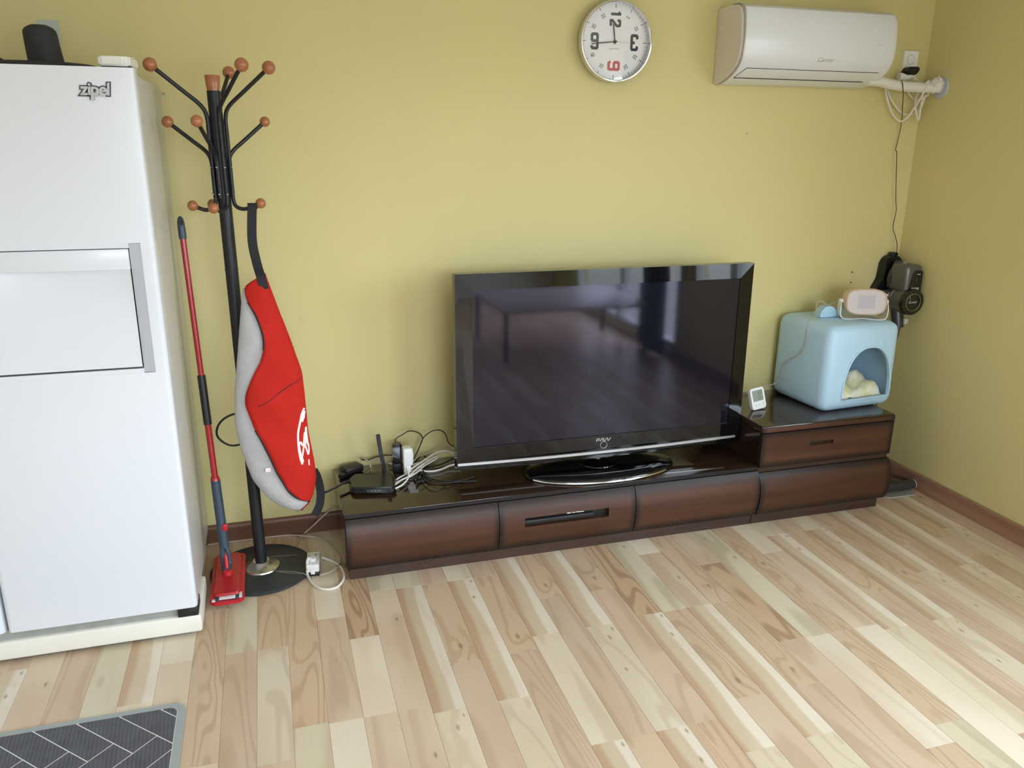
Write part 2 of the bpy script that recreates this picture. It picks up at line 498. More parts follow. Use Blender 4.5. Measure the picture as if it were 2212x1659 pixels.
board('board_D', S(200, 164, 126), S(206, 172, 136), S(148, 108, 76), 13, 0.60, stretch=1.1, cross=9)
board('board_O', S(212, 196, 164), S(222, 207, 178), S(182, 158, 126), 4, 0.5, knots=((-0.018, -0.31, 0.007), (0.02, -0.48, 0.008)), stretch=1.1)
board('board_L', S(224, 204, 178), S(232, 215, 192), S(206, 180, 150), 3, 0.3, stretch=0.8)
board('board_G', S(210, 182, 152), S(220, 197, 168), S(188, 152, 120), 5, 0.4, knots=((0.022, -0.2, 0.008),), stretch=0.9)
g = G('board_far'); x, y, z = g.xyz('Object')[:3]
at = g.n('ShaderNodeAttribute', attribute_name='tone')
f = g.noise(g.vec(g.math('MULTIPLY', x, 60), g.math('MULTIPLY', y, 3), 0.0), 1.0, 3.0)
c = g.mix(at.outputs['Fac'], S(200, 166, 136), S(226, 206, 178))
g.out(g.mix(g.math('MULTIPLY', f, 0.3), c, S(182, 144, 112)), 0.36, 0, 0.45)
g = G('floor_base'); g.out(S(120, 92, 70), 0.8)

# ------------------------------------------------------------------ room shell
XR, XL, YB, ZC = 2.885, -2.45, -5.60, 2.36     # right wall, left wall, rear wall, ceiling
bm = BM(); box(bm, XL-.15, XR+.15, 0.0, 0.15, -0.1, ZC+.1); struct(bm, 'wall_back', 'wall_yellow')
bm = BM()
box(bm, XR, XR+.15, W3[1], 0.0, -0.1, ZC); box(bm, XR, XR+.15, YB, W1[0], -0.1, ZC)
box(bm, XR, XR+.15, W1[1], W3[0], -0.1, ZC); box(bm, XR, XR+.15, W3[0], W3[1], -0.1, W3[2]); box(bm, XR, XR+.15, W3[0], W3[1], W3[3], ZC)
box(bm, XR, XR+.15, W1[0], W1[1], W1[3], ZC); box(bm, XR, XR+.15, W1[0], W1[1], -0.1, W1[2])
struct(bm, 'wall_right', 'wall_yellow')
bm = BM(); box(bm, XL-.15, XL, YB, 0.0, -0.1, ZC); struct(bm, 'wall_left', 'white_plaster')
bm = BM()
box(bm, XL-.15, W2[0], YB-.15, YB, -0.1, ZC); box(bm, W2[1], XR+.15, YB-.15, YB, -0.1, ZC)
box(bm, W2[0], W2[1], YB-.15, YB, W2[3], ZC); box(bm, W2[0], W2[1], YB-.15, YB, -0.1, W2[2])
struct(bm, 'wall_rear', 'white_plaster')
bm = BM(); box(bm, XL-.15, XR+.15, YB-.15, 0.15, ZC, ZC+.1); struct(bm, 'ceiling', 'white_plaster')

def window(name, horizontal, a0, a1, z0, z1, depth):
    def put(bm, u0, u1, w0, w1, d0, d1):
        if horizontal: box(bm, u0, u1, d0, d1, w0, w1)
        else: box(bm, d0, d1, u0, u1, w0, w1)
    bm = BM(); t = .05
    d0, d1 = depth
    put(bm, a0, a1, z0, z0+t, d0, d1); put(bm, a0, a1, z1-t, z1, d0, d1)
    put(bm, a0, a0+t, z0+t, z1-t, d0, d1); put(bm, a1-t, a1, z0+t, z1-t, d0, d1)
    m = (a0+a1)/2; put(bm, m-.04, m+.04, z0+t, z1-t, d0, d1)
    fr = struct(bm, name, 'frame_white')
    dm = (d0+d1)/2
    for q0, q1 in ((a0+t, m-.04), (m+.04, a1-t)):
        b2 = BM(); put(b2, q0, q1, z0+t, z1-t, dm-.003, dm+.003)
        part(b2, 'pane', 'window_glass', fr, smooth=False)
window('window_1', False, *W1, (XR+.03, XR+.10))
window('window_2', True, *W2, (YB-.10, YB-.03))
window('window_3', False, *W3, (XR+.03, XR+.10))

# skirting
def skirting(name, p0, p1, n, mat):
    """a board with a rounded top edge from p0 to p1 (2-D), standing out along n"""
    p0, p1, n = Vector(p0), Vector(p1), Vector(n)
    prof = [(0, 0), (.014, 0), (.014, .068), (.012, .077), (.006, .082), (0, .082)]
    bm = BM(); rows = []
    for p in (p0, p1):
        rows.append([bm.verts.new((p.x+n.x*d, p.y+n.y*d, z)) for d, z in prof])
    k = len(prof)
    for i in range(k): bm.faces.new((rows[0][i], rows[0][(i+1) % k], rows[1][(i+1) % k], rows[1][i]))
    bm.faces.new(rows[0][::-1]); bm.faces.new(rows[1])
    struct(bm, name, mat)
skirting('baseboard_back', (XL, 0), (XR, 0), (0, -1), 'skirting_wood')
skirting('baseboard_right', (XR, -.014), (XR, W1[1]), (-1, 0), 'skirting_wood_y')
skirting('baseboard_left', (XL, -.014), (XL, YB), (1, 0), 'skirting_wood_y')

# floor: a base and the boards
bm = BM(); box(bm, XL-.15, XR+.15, YB-.15, 0.15, -0.1, -0.004); floor = struct(bm, 'floor', 'floor_base')
random.seed(7)
S0 = -0.129
LAY = {}
def tileA(k, starts):
    a, b = [], []
    for T in starts:
        a += [('S', T, T-.70), ('K', T-.70, T-1.225)]
        b += [('V', T, T-.49), ('P', T-.49, T-1.225)]
    LAY[k] = a; LAY[k+1] = b
E_ = -2.72
for k in (5, 7): tileA(k, (.675, -.55, -1.775))
for k in (9, 11): tileA(k, (-.27+1.225, -.27, -1.495))
for k in (21, 23): tileA(k, (.665, -.56, -1.785))
for k in (25, 27): tileA(k, (.945, -.28, -1.505))
tileA(29, (1.22, -.005, -1.23))
LAY[13] = [('G', 0, -.43), ('D', -.43, -.955), ('S', -.955, -1.635), ('K', -1.635, -2.18), ('S', -2.18, -2.8)]
LAY[14] = [('O', .1, -.955), ('V', -.955, -1.435), ('P', -1.435, -2.18), ('V', -2.18, -2.8)]
LAY[15] = [('L', 0, -.56), ('G', -.56, -.955), ('S', -.955, -1.632), ('K', -1.632, -2.18), ('S', -2.18, -2.8)]
LAY[16] = [('P', .1, -.44), ('V', -.44, -.955), ('V', -.955, -1.435), ('P', -1.435, -2.18), ('V', -2.18, -2.8)]
LAY[17] = [('G', .1, -.70), ('D', -.70, -1.222), ('P', -1.222, -1.95), ('K', -1.95, -2.7)]
LAY[18] = [('O', -.2, -1.227), ('G', .4, -.2), ('L', -1.227, -1.761), ('V', -1.761, -2.5)]
LAY[19] = [('G', .1, -.35), ('V', -.35, -1.225), ('V', -1.225, -1.69), ('O', -1.69, -2.5)]
LAY[20] = [('L', .1, -.686), ('G', -.686, -1.225), ('L', -1.225, -1.95), ('G', -1.95, -2.6)]
LAY[3] = [('G', .1, -.30), ('D', -.30, -.82), ('L', -.82, -1.211), ('G', -1.211, -1.9), ('K', -1.9, -2.6)]
LAY[4] = [('O', 0, -.544), ('G', -.544, -1.212), ('G', -1.212, -1.75), ('V', -1.75, -2.5)]
LAY[1] = [('P', .1, -.44), ('V', -.44, -1.203), ('O', -1.203, -1.9), ('P', -1.9, -2.6)]
LAY[2] = [('L', 0, -.676), ('G', -.676, -1.21), ('L', -1.21, -1.7), ('V', -1.7, -2.5)]
LAY[-1] = [('O', -.1, -.795), ('G', .3, -.1), ('P', -.795, -1.55), ('V', -1.55, -2.5)]
LAY[0] = [('V', .1, -.80), ('K', -.80, -1.323), ('G', -1.323, -1.9), ('O', -1.9, -2.6)]
LAY[-3] = [('L', .1, -.795), ('G', -.795, -1.5), ('V', -1.5, -2.3)]
LAY[-2] = [('P', .1, -.52), ('V', -.52, -1.28), ('G', -1.28, -2.0), ('K', -2.0, -2.6)]
mesh_cache = {}
def board_mesh(L, w):
    key = (round(L, 3), round(w, 4))
    if key in mesh_cache: return mesh_cache[key]
    bm = BM(); gp, ch, th = .00025, .0005, .004
    x = w/2-gp
    lo = [bm.verts.new(p) for p in ((-x, -gp, -th), (x, -gp, -th), (x, -L+gp, -th), (-x, -L+gp, -th))]
    mi = [bm.verts.new(p) for p in ((-x, -gp, -ch), (x, -gp, -ch), (x, -L+gp, -ch), (-x, -L+gp, -ch))]
    hi = [bm.verts.new(p) for p in ((-x+ch, -gp-ch, 0), (x-ch, -gp-ch, 0), (x-ch, -L+gp+ch, 0), (-x+ch, -L+gp+ch, 0))]
    for a, b in ((lo, mi), (mi, hi)):
        for i in range(4): bm.faces.new((a[i], a[(i+1) % 4], b[(i+1) % 4], b[i]))
    bm.faces.new(hi)
    bmesh.ops.recalc_face_normals(bm, faces=bm.faces[:])
    me = bpy.data.meshes.new('floor_board'); bm.to_mesh(me); bm.free()
    me.materials.append(None)
    mesh_cache[key] = me
    return me
far = []
kmin = int(math.floor((XL-S0)/PW)); kmax = int(math.floor((XR-S0)/PW))
for k in range(kmin, kmax+1):
    x0 = S0+PW*k; x1 = min(x0+PW, XR); 
    if x1-x0 < .004: continue
    segs = LAY.get(k)
    if segs is None:
        T = random.choice((-.1, -.35, -.6, .1)); segs = []; y = T+1.2
        ty = random.sample('SKVPGLO', 7); i = 0
        while y > -2.6:
            L = random.choice((.52, .6, .7)); segs.append((ty[i % 7], y, y-L)); y -= L; i += 1
    yend = min(s[2] for s in segs)
    for t, a, b in segs:
        a = min(a, 0.0)
        if a-b < .02: continue
        if k < -10: far.append((x0, x1, a, b)); continue
        me = board_mesh(a-b, x1-x0)
        o = bpy.data.objects.new('floor_board', me); COL.objects.link(o)
        o.location = ((x0+x1)/2, a, 0); o.parent = floor
        o.material_slots[0].link = 'OBJECT'; o.material_slots[0].material = MATS['board_'+t]
    y = yend
    while y > YB+.01:
        b = max(YB, y-random.choice((.53, .7, .5, .73))); far.append((x0, x1, y, b)); y = b
bm = BM(); tone = bm.faces.layers.float.new('tone')
for x0, x1, a, b in far:
    vs = box(bm, x0+.0003, x1-.0003, b+.0003, a-.0003, -.004, 0)
    tv = random.random()
    for f in {f for v in vs for f in v.link_faces}: f[tone] = tv
o = part(bm, 'floor_board_field', 'board_far', floor, smooth=False, kind='stuff')

# ------------------------------------------------------------------ refrigerator
FX0, FX1, FXM, FY = -1.215, -0.3075, -0.858, -0.668
fr = thing('refrigerator', 'white double-door refrigerator with a recessed home-bar panel', 'refrigerator', (-.76, -.33, 0))
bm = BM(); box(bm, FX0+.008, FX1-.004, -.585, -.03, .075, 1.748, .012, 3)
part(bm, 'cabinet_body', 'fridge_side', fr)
def fridge_door(x0, x1, name):
    """front door whose vertical edges are rounded"""
    bm = BM()
    poly = rrect(x0, x1, FY, -.592, .018, 5)
    prism(bm, poly, lambda u, v, d: (u, v, d), .112, 1.757)
    return part(bm, name, 'fridge_white', fr)
# the right door carries the bar: its slab has an opening made of four pieces
BX0, BX1, BZ0, BZ1 = -.775, -.345, .912, 1.292
bm = BM()
poly = rrect(FXM+.004, FX1, FY, -.592, .014, 5)
for z0, z1 in ((.112, BZ0), (BZ1, 1.757)): prism(bm, poly, lambda u, v, d: (u, v, d), z0, z1)
box(bm, FXM+.006, BX0, FY, -.592, BZ0, BZ1)
pr = [p for p in rrect(BX1, FX1, FY, -.592, .014, 5)]
prism(bm, [(BX1, FY), (FX1-.014, FY)] + [(FX1-.014+.014*math.sin(a), FY+.014-.014*math.cos(a)) for a in (math.radians(q) for q in (15, 30, 45, 60, 75, 90))] + [(FX1, -.592), (BX1, -.592)], lambda u, v, d: (u, v, d), BZ0, BZ1)
box(bm, BX0, BX1, -.625, -.592, BZ0, BZ1)
rd = part(bm, 'door', 'fridge_white', fr)
fridge_door(FX0, FXM-.004, 'door')
# bar: surround, slanted grey trim strip on the right, flap with an overhanging grip
bm = BM()
box(bm, BX0, BX1-.0315, FY+.001, -.625, BZ1-.0135, BZ1, 0)
box(bm, BX0, BX1-.0315, FY+.001, -.625, BZ0, BZ0+.0135, 0)
box(bm, BX0, BX0+.012, FY+.001, -.625, BZ0+.0135, BZ1-.0135, 0)
part(bm, 'bar_surround', 'fridge_white', rd, smooth=False)
bm = BM()
prism(bm, [(BX1-.0315, FY+.007), (BX1, FY+.0005), (BX1, -.625), (BX1-.0315, -.625)], lambda u, v, d: (u, v, d), BZ0+.001, BZ1-.001)
part(bm, 'trim_strip', 'fridge_trim', rd, smooth=False)
bm = BM(); x0, x1 = BX0+.014, BX1-.034
nx, nz = 24, 26; zt, zb = BZ1-.016, BZ0+.019; zg = 1.221
grid = []
for j in range(nz+1):
    row = []
    z = zg-(zg-zb)*j/nz
    for i in range(nx+1):
        x = x0+(x1-x0)*i/nx; u = (i/nx)*2-1
        dep = .026*max(0, 1-u*u)**0.75*math.exp(-((zg-z)/.085)**1.5)
        row.append(bm.verts.new((x, FY+.002+dep, z)))
    grid.append(row)
for j in range(nz):
    for i in range(nx): bm.faces.new((grid[j][i], grid[j][i+1], grid[j+1][i+1], grid[j+1][i]))
part(bm, 'bar_flap', 'fridge_white', rd, angle=60)
bm = BM(); box(bm, x0, x1, FY-.0015, -.628, zg-.003, zt, .002, 2); part(bm, 'bar_grip', 'fridge_white', rd)
bm = BM(); box(bm, x0, x1, -.640, -.630, BZ0+.012, zt+.004); part(bm, 'bar_seam', 'gap_black', rd, smooth=False)
# plinth, gap, bottom and top hinge
bm = BM(); box(bm, FX0+.005, FX1+.007, FY+.006, -.40, .014, .078, .008, 3); part(bm, 'kick_plate', 'fridge_cream', fr)
bm = BM(); box(bm, FX0+.02, FX1-.01, FY+.020, -.5, .076, .113); part(bm, 'bottom_gap', 'fridge_gap', fr, smooth=False)
bm = BM(); box(bm, FX0+.03, FX1-.03, FY+.03, -.42, .002, .015); part(bm, 'underside', 'gap_black', fr, smooth=False)
bm = BM(); box(bm, FX1-.062, FX1+.001, FY+.004, -.58, .078, .1115, .003, 2)
part(bm, 'bottom_hinge', 'black_plastic', fr, label='black bottom hinge cover')
bm = BM()
prism(bm, [(-.400, -.632), (-.392, -.642), (-.334, -.642), (-.320, -.632), (-.314, -.60), (-.312, -.53), (-.40, -.53)], lambda u, v, d: (u, v, d), 1.762, 1.787)
bmesh.ops.bevel(bm, geom=bm.edges[:], offset=.004, segments=2, affect='EDGES')
part(bm, 'hinge_cover', 'fridge_cream', fr)
bm = BM(); box(bm, -.392, -.318, -.632, -.535, 1.748, 1.763); part(bm, 'hinge_block', 'gap_black', fr, smooth=False)
# lettering on the door
M = basis((-.409, FY-.001, 1.699), (1, 0, 0), (.0, 0, 1), (0, -1, 0))
part(text_bm('zipel', .044, M, .0012, .0042, 1.0, 0.12, 0.9), 'badge_outline', 'outline_dark', rd, smooth=False)
M = basis((-.409, FY-.0025, 1.699), (1, 0, 0), (0, 0, 1), (0, -1, 0))
part(text_bm('zipel', .044, M, .0012, .0012, 1.0, 0.12, 0.9), 'badge_lettering', 'chrome_text', rd, smooth=False)

# things on the fridge and on the wall behind it
bm = BM()
lathe(bm, [(0, 1.7485), (.150, 1.7485), (.155, 1.754), (.156, 1.775), (.150, 1.7805), (.10, 1.783), (0, 1.783)], 48, Matrix.Translation((-.60, -.345, 0)))
single(bm, 'round_tray', 'dusty_black', 'flat round black tray lying on top of the white fridge', 'tray')
bm = BM()
ctr = Vector((-.585, -.345, 1.783)); rows = []
for i in range(15):
    t = i/14; z = .105*t
    rx = (.048-.004*t)*(1 if t < .8 else math.sqrt(max(.0, 1-((t-.8)/.2)**2*.75)))
    ry = rx*.9; sx = -.004*t+(.004*(1-t)**2)
    rows.append([bm.verts.new((ctr.x+sx+rx*math.cos(a), ctr.y+ry*math.sin(a), ctr.z+z)) for a in (2*PI*k/28 for k in range(28))])
for a, b in zip(rows[:-1], rows[1:]):
    for k in range(28): bm.faces.new((a[k], a[(k+1) % 28], b[(k+1) % 28], b[k]))
bm.faces.new(rows[0][::-1]); bm.faces.new(rows[-1])
single(bm, 'rounded_container', 'dusty_black', 'dusty black round-topped container standing on the black tray', 'container')
bm = BM(); ball(bm, (-.768, -.135, 1.784), .034, 16, 10, (1, 1, .95))
box(bm, -.782, -.754, -.15, -.12, 1.7485, 1.76, .003)
single(bm, 'dark_knob', 'dusty_black', 'small dark rounded lump on the fridge at the left picture edge', 'lump')
bm = BM(); box(bm, -.664, -.600, -.0015, -.0005, 1.87, 1.942)
single(bm, 'tape_strip', 'tape_pale', 'pale translucent strip of tape stuck on the wall above the fridge', 'tape', smooth=False)
bm = BM(); tube(bm, [(-.307, 0, 1.722), (-.302, -.03, 1.722), (-.297, -.045, 1.722), (-.296, -.045, 1.712)], .0016, 6, 4)
single(bm, 'wall_nail', 'steel', 'small bent nail in the wall beside the fridge', 'nail')

# ------------------------------------------------------------------ low TV cabinet and tall drawer unit
def front_profile(z0, z1, y0, bulge, n=14, low=0.35):
    """bowed front: list of (y, z) from the top edge to the bottom edge"""
    out = []
    for i in range(n+1):
        t = i/n; z = z1+(z0-z1)*t
        b = bulge*math.sin(PI*min(1, (t**0.9)))**0.8 if 0 < t < 1 else 0
        out.append((y0-.004-b-(.006*t), z))
    return out
def bow_front(bm, x0, x1, z0, z1, y0, bulge, cut=None, back=None):
    back = y0+.018 if back is None else back
    prof = front_profile(z0, z1, y0, bulge)
    poly = [(back, z1)]+prof+[(back, z0)]
    if cut is None:
        prism(bm, poly, lambda y, z, x: (x, y, z), x0, x1)
    else:
        cx0, cx1, cz0, cz1 = cut
        prism(bm, poly, lambda y, z, x: (x, y, z), x0, cx0); prism(bm, poly, lambda y, z, x: (x, y, z), cx1, x1)
        def slab(za, zb):
            pf = [p for p in prof if zb-1e-6 <= p[1] <= za+1e-6]
            def at(z):
                for (ya, zz), (yb, zw) in zip(prof[:-1], prof[1:]):
                    if zz >= z >= zw: return ya+(yb-ya)*(zz-z)/(zz-zw)
            pts = [(back, za), (at(za), za)]+[p for p in pf if zb < p[1] < za]+[(at(zb), zb), (back, zb)]
            prism(bm, pts, lambda y, z, x: (x, y, z), cx0, cx1)
        slab(z1, cz1); slab(cz0, z0)
    bmesh.ops.remove_doubles(bm, verts=bm.verts[:], dist=1e-5)
LX0, LX1, LZ, CY = 0.193, 1.9095, 0.273, -0.455
low = thing('tv_cabinet', 'long low dark-brown cabinet with bowed fronts under the television', 'cabinet', (1.05, -.23, 0))
bm = BM(); box(bm, LX0, LX1, CY+.012, -.016, .056, LZ-.017); part(bm, 'carcass', 'cabinet_side', low, smooth=False)
bm = BM(); box(bm, LX0-.001, LX1, CY, -.003, LZ-.016, LZ, .002, 2); tp = part(bm, 'top_board', 'cabinet_top', low)
bm = BM(); box(bm, LX0+.001, LX1-.001, CY-.0012, CY+.001, LZ-.0155, LZ-.001); part(bm, 'edge_strip', 'black_satin', tp, smooth=False)
bm = BM(); box(bm, LX0+.01, LX1-.001, CY-.0035+.02, CY+.04, 0, .056); part(bm, 'plinth', 'plinth_wood', low, smooth=False)
D = ((LX0+.002, .7685), (.7715, 1.338), (1.341, LX1-.001))
for i, (a, b) in enumerate(D):
    bm = BM()
    cut = (.872, 1.222, .148, .186) if i == 1 else None
    bow_front(bm, a, b, .055, .2545, CY, .026, cut)
    d = part(bm, 'drawer_front', 'cabinet_front', low, angle=40)
    if i == 1:
        bm = BM(); box(bm, .868, 1.226, CY-.012, CY+.012, .147, .188)
        part(bm, 'grip_slot', 'black_satin', d, smooth=False, label='long black slot handle')
        bm = BM(); box(bm, .874, 1.16, CY-.026, CY-.010, .153, .172, .003); part(bm, 'slot_lip', 'black_plastic', d)
        # chipped veneer along the slot
        bm = BM(); random.seed(3)
        for q in range(9):
            cx = 1.08+random.uniform(-.03, .03); s = random.uniform(.0015, .0045)
            box(bm, cx-s*1.6, cx+s*1.6, CY-.0315, CY-.026, .1835, .1835+s)
        part(bm, 'veneer_chip', 'ac_cream', d, smooth=False, label='pale chipped veneer above the slot')

TX0, TX1, TZ = 1.911, 2.575, 0.450
tall = thing('drawer_unit', 'taller dark-brown two-drawer unit at the right end of the TV cabinet', 'cabinet', (2.24, -.23, 0))
bm = BM(); box(bm, TX0, TX1-.003, CY+.012, -.016, .056, TZ-.03); part(bm, 'carcass', 'cabinet_side', tall, smooth=False)
bm = BM(); box(bm, TX0-.002, TX1, CY-.004, -.003, TZ-.030, TZ, .006, 3); part(bm, 'top_board', 'cabinet_top', tall)
bm = BM(); box(bm, TX0-.0015, TX1-.0005, CY-.0075, CY-.002, TZ-.0285, TZ-.0045, .003, 2); part(bm, 'front_lip', 'cabinet_front', tall)
bm = BM(); box(bm, TX0+.002, TX1-.012, CY+.017, CY+.04, 0, .056); part(bm, 'plinth', 'plinth_wood', tall, smooth=False)
bm = BM(); box(bm, TX0+.001, TX1-.008, CY+.002, CY+.02, .246, .270); part(bm, 'mid_rail', 'plinth_wood', tall, smooth=False)
bm = BM(); cut = (2.150, 2.268, .345, .362)
z0, z1 = .266, .4185
prism(bm, [(CY-.005, z0), (CY-.0065, z1), (CY+.016, z1), (CY+.016, z0)], lambda y, z, x: (x, y, z), TX0+.001, cut[0])
prism(bm, [(CY-.005, z0), (CY-.0065, z1), (CY+.016, z1), (CY+.016, z0)], lambda y, z, x: (x, y, z), cut[1], TX1-.0015)
box(bm, cut[0], cut[1], CY-.0055, CY+.016, z0, cut[2]); box(bm, cut[0], cut[1], CY-.006, CY+.016, cut[3], z1)
bmesh.ops.remove_doubles(bm, verts=bm.verts[:], dist=1.2e-3)
up = part(bm, 'drawer_front', 'cabinet_front', tall, smooth=False)
bm = BM(); box(bm, cut[0]-.004, cut[1]+.004, CY+.003, CY+.014, cut[2]-.004, cut[3]+.004); part(bm, 'grip_slot', 'cabinet_side', up, smooth=False, label='short oval slot handle')
bm = BM(); bow_front(bm, TX0+.001, TX1-.001, .055, .2445, CY, .028); part(bm, 'drawer_front', 'cabinet_front', tall, angle=40)

# ------------------------------------------------------------------ television
TVX0, TVX1, TVZ0, TVZ1, TVY = 0.648, 1.904, 0.3415, 1.107, -0.30
tv = thing('television', 'large black flat-screen television with a silver strip under the screen', 'television', (1.255, -.29, LZ))
SX0, SX1, SZ0, SZ1 = .7145, 1.843, .4215, 1.0475
bm = BM()      # bezel: four sloping members around the screen
def quadprism(bm, outer, inner, y_out, y_in, yb):
    o = [bm.verts.new((x, y_out[k], z)) for k, (x, z) in enumerate(outer)]; i = [bm.verts.new((x, y_in, z)) for x, z in inner]
    ob = [bm.verts.new((x, yb, z)) for x, z in outer]
    for k in range(4):
        k2 = (k+1) % 4
        bm.faces.new((o[k], o[k2], i[k2], i[k])); bm.faces.new((o[k], ob[k], ob[k2], o[k2]))
    bm.faces.new(ob)
quadprism(bm, [(TVX0, TVZ0+.02), (TVX1, TVZ0+.02), (TVX1, TVZ1), (TVX0, TVZ1)], [(SX0, SZ0), (SX1, SZ0), (SX1, SZ1), (SX0, SZ1)], (TVY+.0004, TVY+.0004, TVY+.005, TVY+.005), TVY, TVY+.045)
bezel = part(bm, 'bezel', 'tv_bezel', tv, smooth=False)
bm = BM(); box(bm, SX0-.004, SX1+.004, TVY+.003, TVY+.012, SZ0-.004, SZ1+.004); part(bm, 'screen', 'tv_screen', tv, smooth=False)
bm = BM(); box(bm, SX0, SX1, TVY-.0006, TVY+.001, SZ0-.0022, SZ0); part(bm, 'screen_edge', 'black_satin', bezel, smooth=False)
bm = BM(); box(bm, TVX0+.03, TVX1-.03, TVY+.045, TVY+.11, TVZ0+.05, TVZ1-.06, .02, 3); part(bm, 'rear_housing', 'black_plastic', tv)
# gently bowed lower strip: dark lip and the silver line on it
def strip(bm, x0, x1, z0, z1, proud, bow, n=24):
    rows = []
    for i in range(n+1):
        t = i/n; x = x0+(x1-x0)*t; s = 4*t*(1-t); y = TVY+.004-proud-bow*s; dz = -.004*s
        rows.append([bm.verts.new(p) for p in ((x, y, z0+dz), (x, y, z1+dz), (x, TVY+.04, z1+dz), (x, TVY+.04, z0+dz))])
    for a, b in zip(rows[:-1], rows[1:]):
        for k in range(4): bm.faces.new((a[k], a[(k+1) % 4], b[(k+1) % 4], b[k]))
    bm.faces.new(rows[0]); bm.faces.new(rows[-1][::-1])
bm = BM(); strip(bm, TVX0, TVX1, TVZ0-.010, TVZ0+.024, .0, .012); part(bm, 'lower_lip', 'tv_bezel', tv, angle=30)
bm = BM(); strip(bm, TVX0+.004, TVX1-.018, TVZ0+.010, TVZ0+.0205, .004, .0125); part(bm, 'silver_strip', 'silver_paint', tv, angle=30)
# logo letters and power ring
def stroke(bm, pts, w, y, d=.0008):
    for (xa, za), (xb, zb) in zip(pts[:-1], pts[1:]):
        a, b = Vector((xa, 0, za)), Vector((xb, 0, zb)); t = (b-a).normalized(); n = Vector((-t.z, 0, t.x))*w/2
        a2, b2 = a-t*w*.3, b+t*w*.3
        q = [a2-n, b2-n, b2+n, a2+n]
        f = [bm.verts.new((p.x, y, p.z)) for p in q]; k = [bm.verts.new((p.x, y-d, p.z)) for p in q]
        bm.faces.new(k)
        for i in range(4): bm.faces.new((f[i], f[(i+1) % 4], k[(i+1) % 4], k[i]))
bm = BM(); lx, lz, h = 1.2345, .397, .0115; yb = TVY-.0001
def L(pts): stroke(bm, [(lx+x*.001, lz+z*h) for x, z in pts], .0024, yb)
L([(1, 0), (2.5, 1), (14, 1), (12.5, .42), (4, .42)])
L([(17, 0), (24, 1), (28, 1), (29, 0)]); L([(33, 1), (34.5, 0), (39, 0), (46, 1)]); L([(50, 1), (51.5, 0), (56, 0), (64, 1)])
part(bm, 'logo_lettering', 'silver_paint', bezel, smooth=False)
bm = BM(); tube(bm, [(1.268+.0145*math.cos(a), TVY-.0004, .3795+.0145*math.sin(a)) for a in (2*PI*k/32 for k in range(32))], .0012, 6, 0, True)
part(bm, 'power_ring', 'chrome', bezel)
# foot
cx, cy, ea, eb = 1.255, -.30, .324, .148
bm = BM()
def ell(a, b, z, n=64): return [bm.verts.new((cx+a*math.copysign(abs(math.cos(t))**.92, math.cos(t)), cy+b*math.copysign(abs(math.sin(t))**.92, math.sin(t)), z)) for t in (2*PI*k/n for k in range(n))]
rings = [ell(ea-.01, eb-.008, LZ), ell(ea, eb, LZ+.004), ell(ea, eb, LZ+.012), ell(ea-.006, eb-.005, LZ+.018), ell(ea-.1, eb-.05, LZ+.024)]
for a, b in zip(rings[:-1], rings[1:]):
    for k in range(64): bm.faces.new((a[k], a[(k+1) % 64], b[(k+1) % 64], b[k]))
bm.faces.new(rings[0][::-1]); bm.faces.new(rings[-1])
ft = part(bm, 'foot', 'black_gloss', tv, angle=50)
bm = BM()
pts = [(cx+(ea+.001)*math.cos(t), cy+(eb+.001)*math.sin(t), LZ+.007) for t in (math.radians(200+140*k/40) for k in range(41))]
tube(bm, pts, .0058, 8, 0, flat=1.0); part(bm, 'foot_rim', 'chrome', ft)
bm = BM()
lathe(bm, [(0, LZ+.022), (.088, LZ+.022), (.086, LZ+.027), (.04, LZ+.032), (.028, LZ+.04), (.026, .345), (0, .345)], 40, Matrix.Translation((1.255, -.262, 0)))
part(bm, 'neck', 'black_gloss', tv, angle=40)

# ------------------------------------------------------------------ coat rack
def PX(z): return -.112-.016*z/1.75          # the pole leans a little
PY = -.283
rack = thing('coat_rack', 'black metal coat rack with wooden ball hooks and a round base', 'coat rack', (-.112, PY, 0))
bm = BM(); lathe(bm, [(0, 0), (.180, 0), (.186, .005), (.186, .015), (.180, .019), (0, .021)], 64, Matrix.Translation((-.112, PY, 0)))
base = part(bm, 'base_disc', 'black_stone', rack)
def crack(pts, r):
    bm = BM()
    tube(bm, [(x, y, .0205 if math.hypot(x+.112, y-PY) < .178 else .0165) for x, y in pts], r, 5, 3, flat=.25)
    part(bm, 'base_crack', 'crack_white', base)
crack([(-.06, -.335), (-.01, -.352), (.03, -.375), (.045, -.385)], .0012)
crack([(-.05, -.345), (-.0, -.37), (.028, -.378)], .0008)
crack([(.045, -.385), (.052, -.395), (.050, -.402)], .0025)
crack([(-.08, -.215), (.0, -.225), (.06, -.228)], .0008)
bm = BM(); lathe(bm, [(0, .0205), (.068, .0205), (.066, .025), (.048, .031), (.038, .040), (.030, .047), (0, .049)], 40, Matrix.Translation((-.112, PY, 0)))
part(bm, 'base_collar', 'steel', rack)
bm = BM(); tube(bm, [(PX(0), PY, .03), (PX(1.72), PY, 1.722)], .0212, 24, 0)
tube(bm, [(PX(1.155), PY, 1.15), (PX(1.16), PY, 1.1535)], .0222, 24, 0)
part(bm, 'pole', 'black_metal', rack)
bm = BM(); lathe(bm, [(0, 0), (.0195, 0), (.0195, .006), (.0205, .0065), (.0242, .044), (.023, .0465), (0, .0465)], 24, Matrix.Translation((PX(1.72), PY, 1.7225)))
part(bm, 'top_cap', 'ball_wood', rack)
R0 = .0285
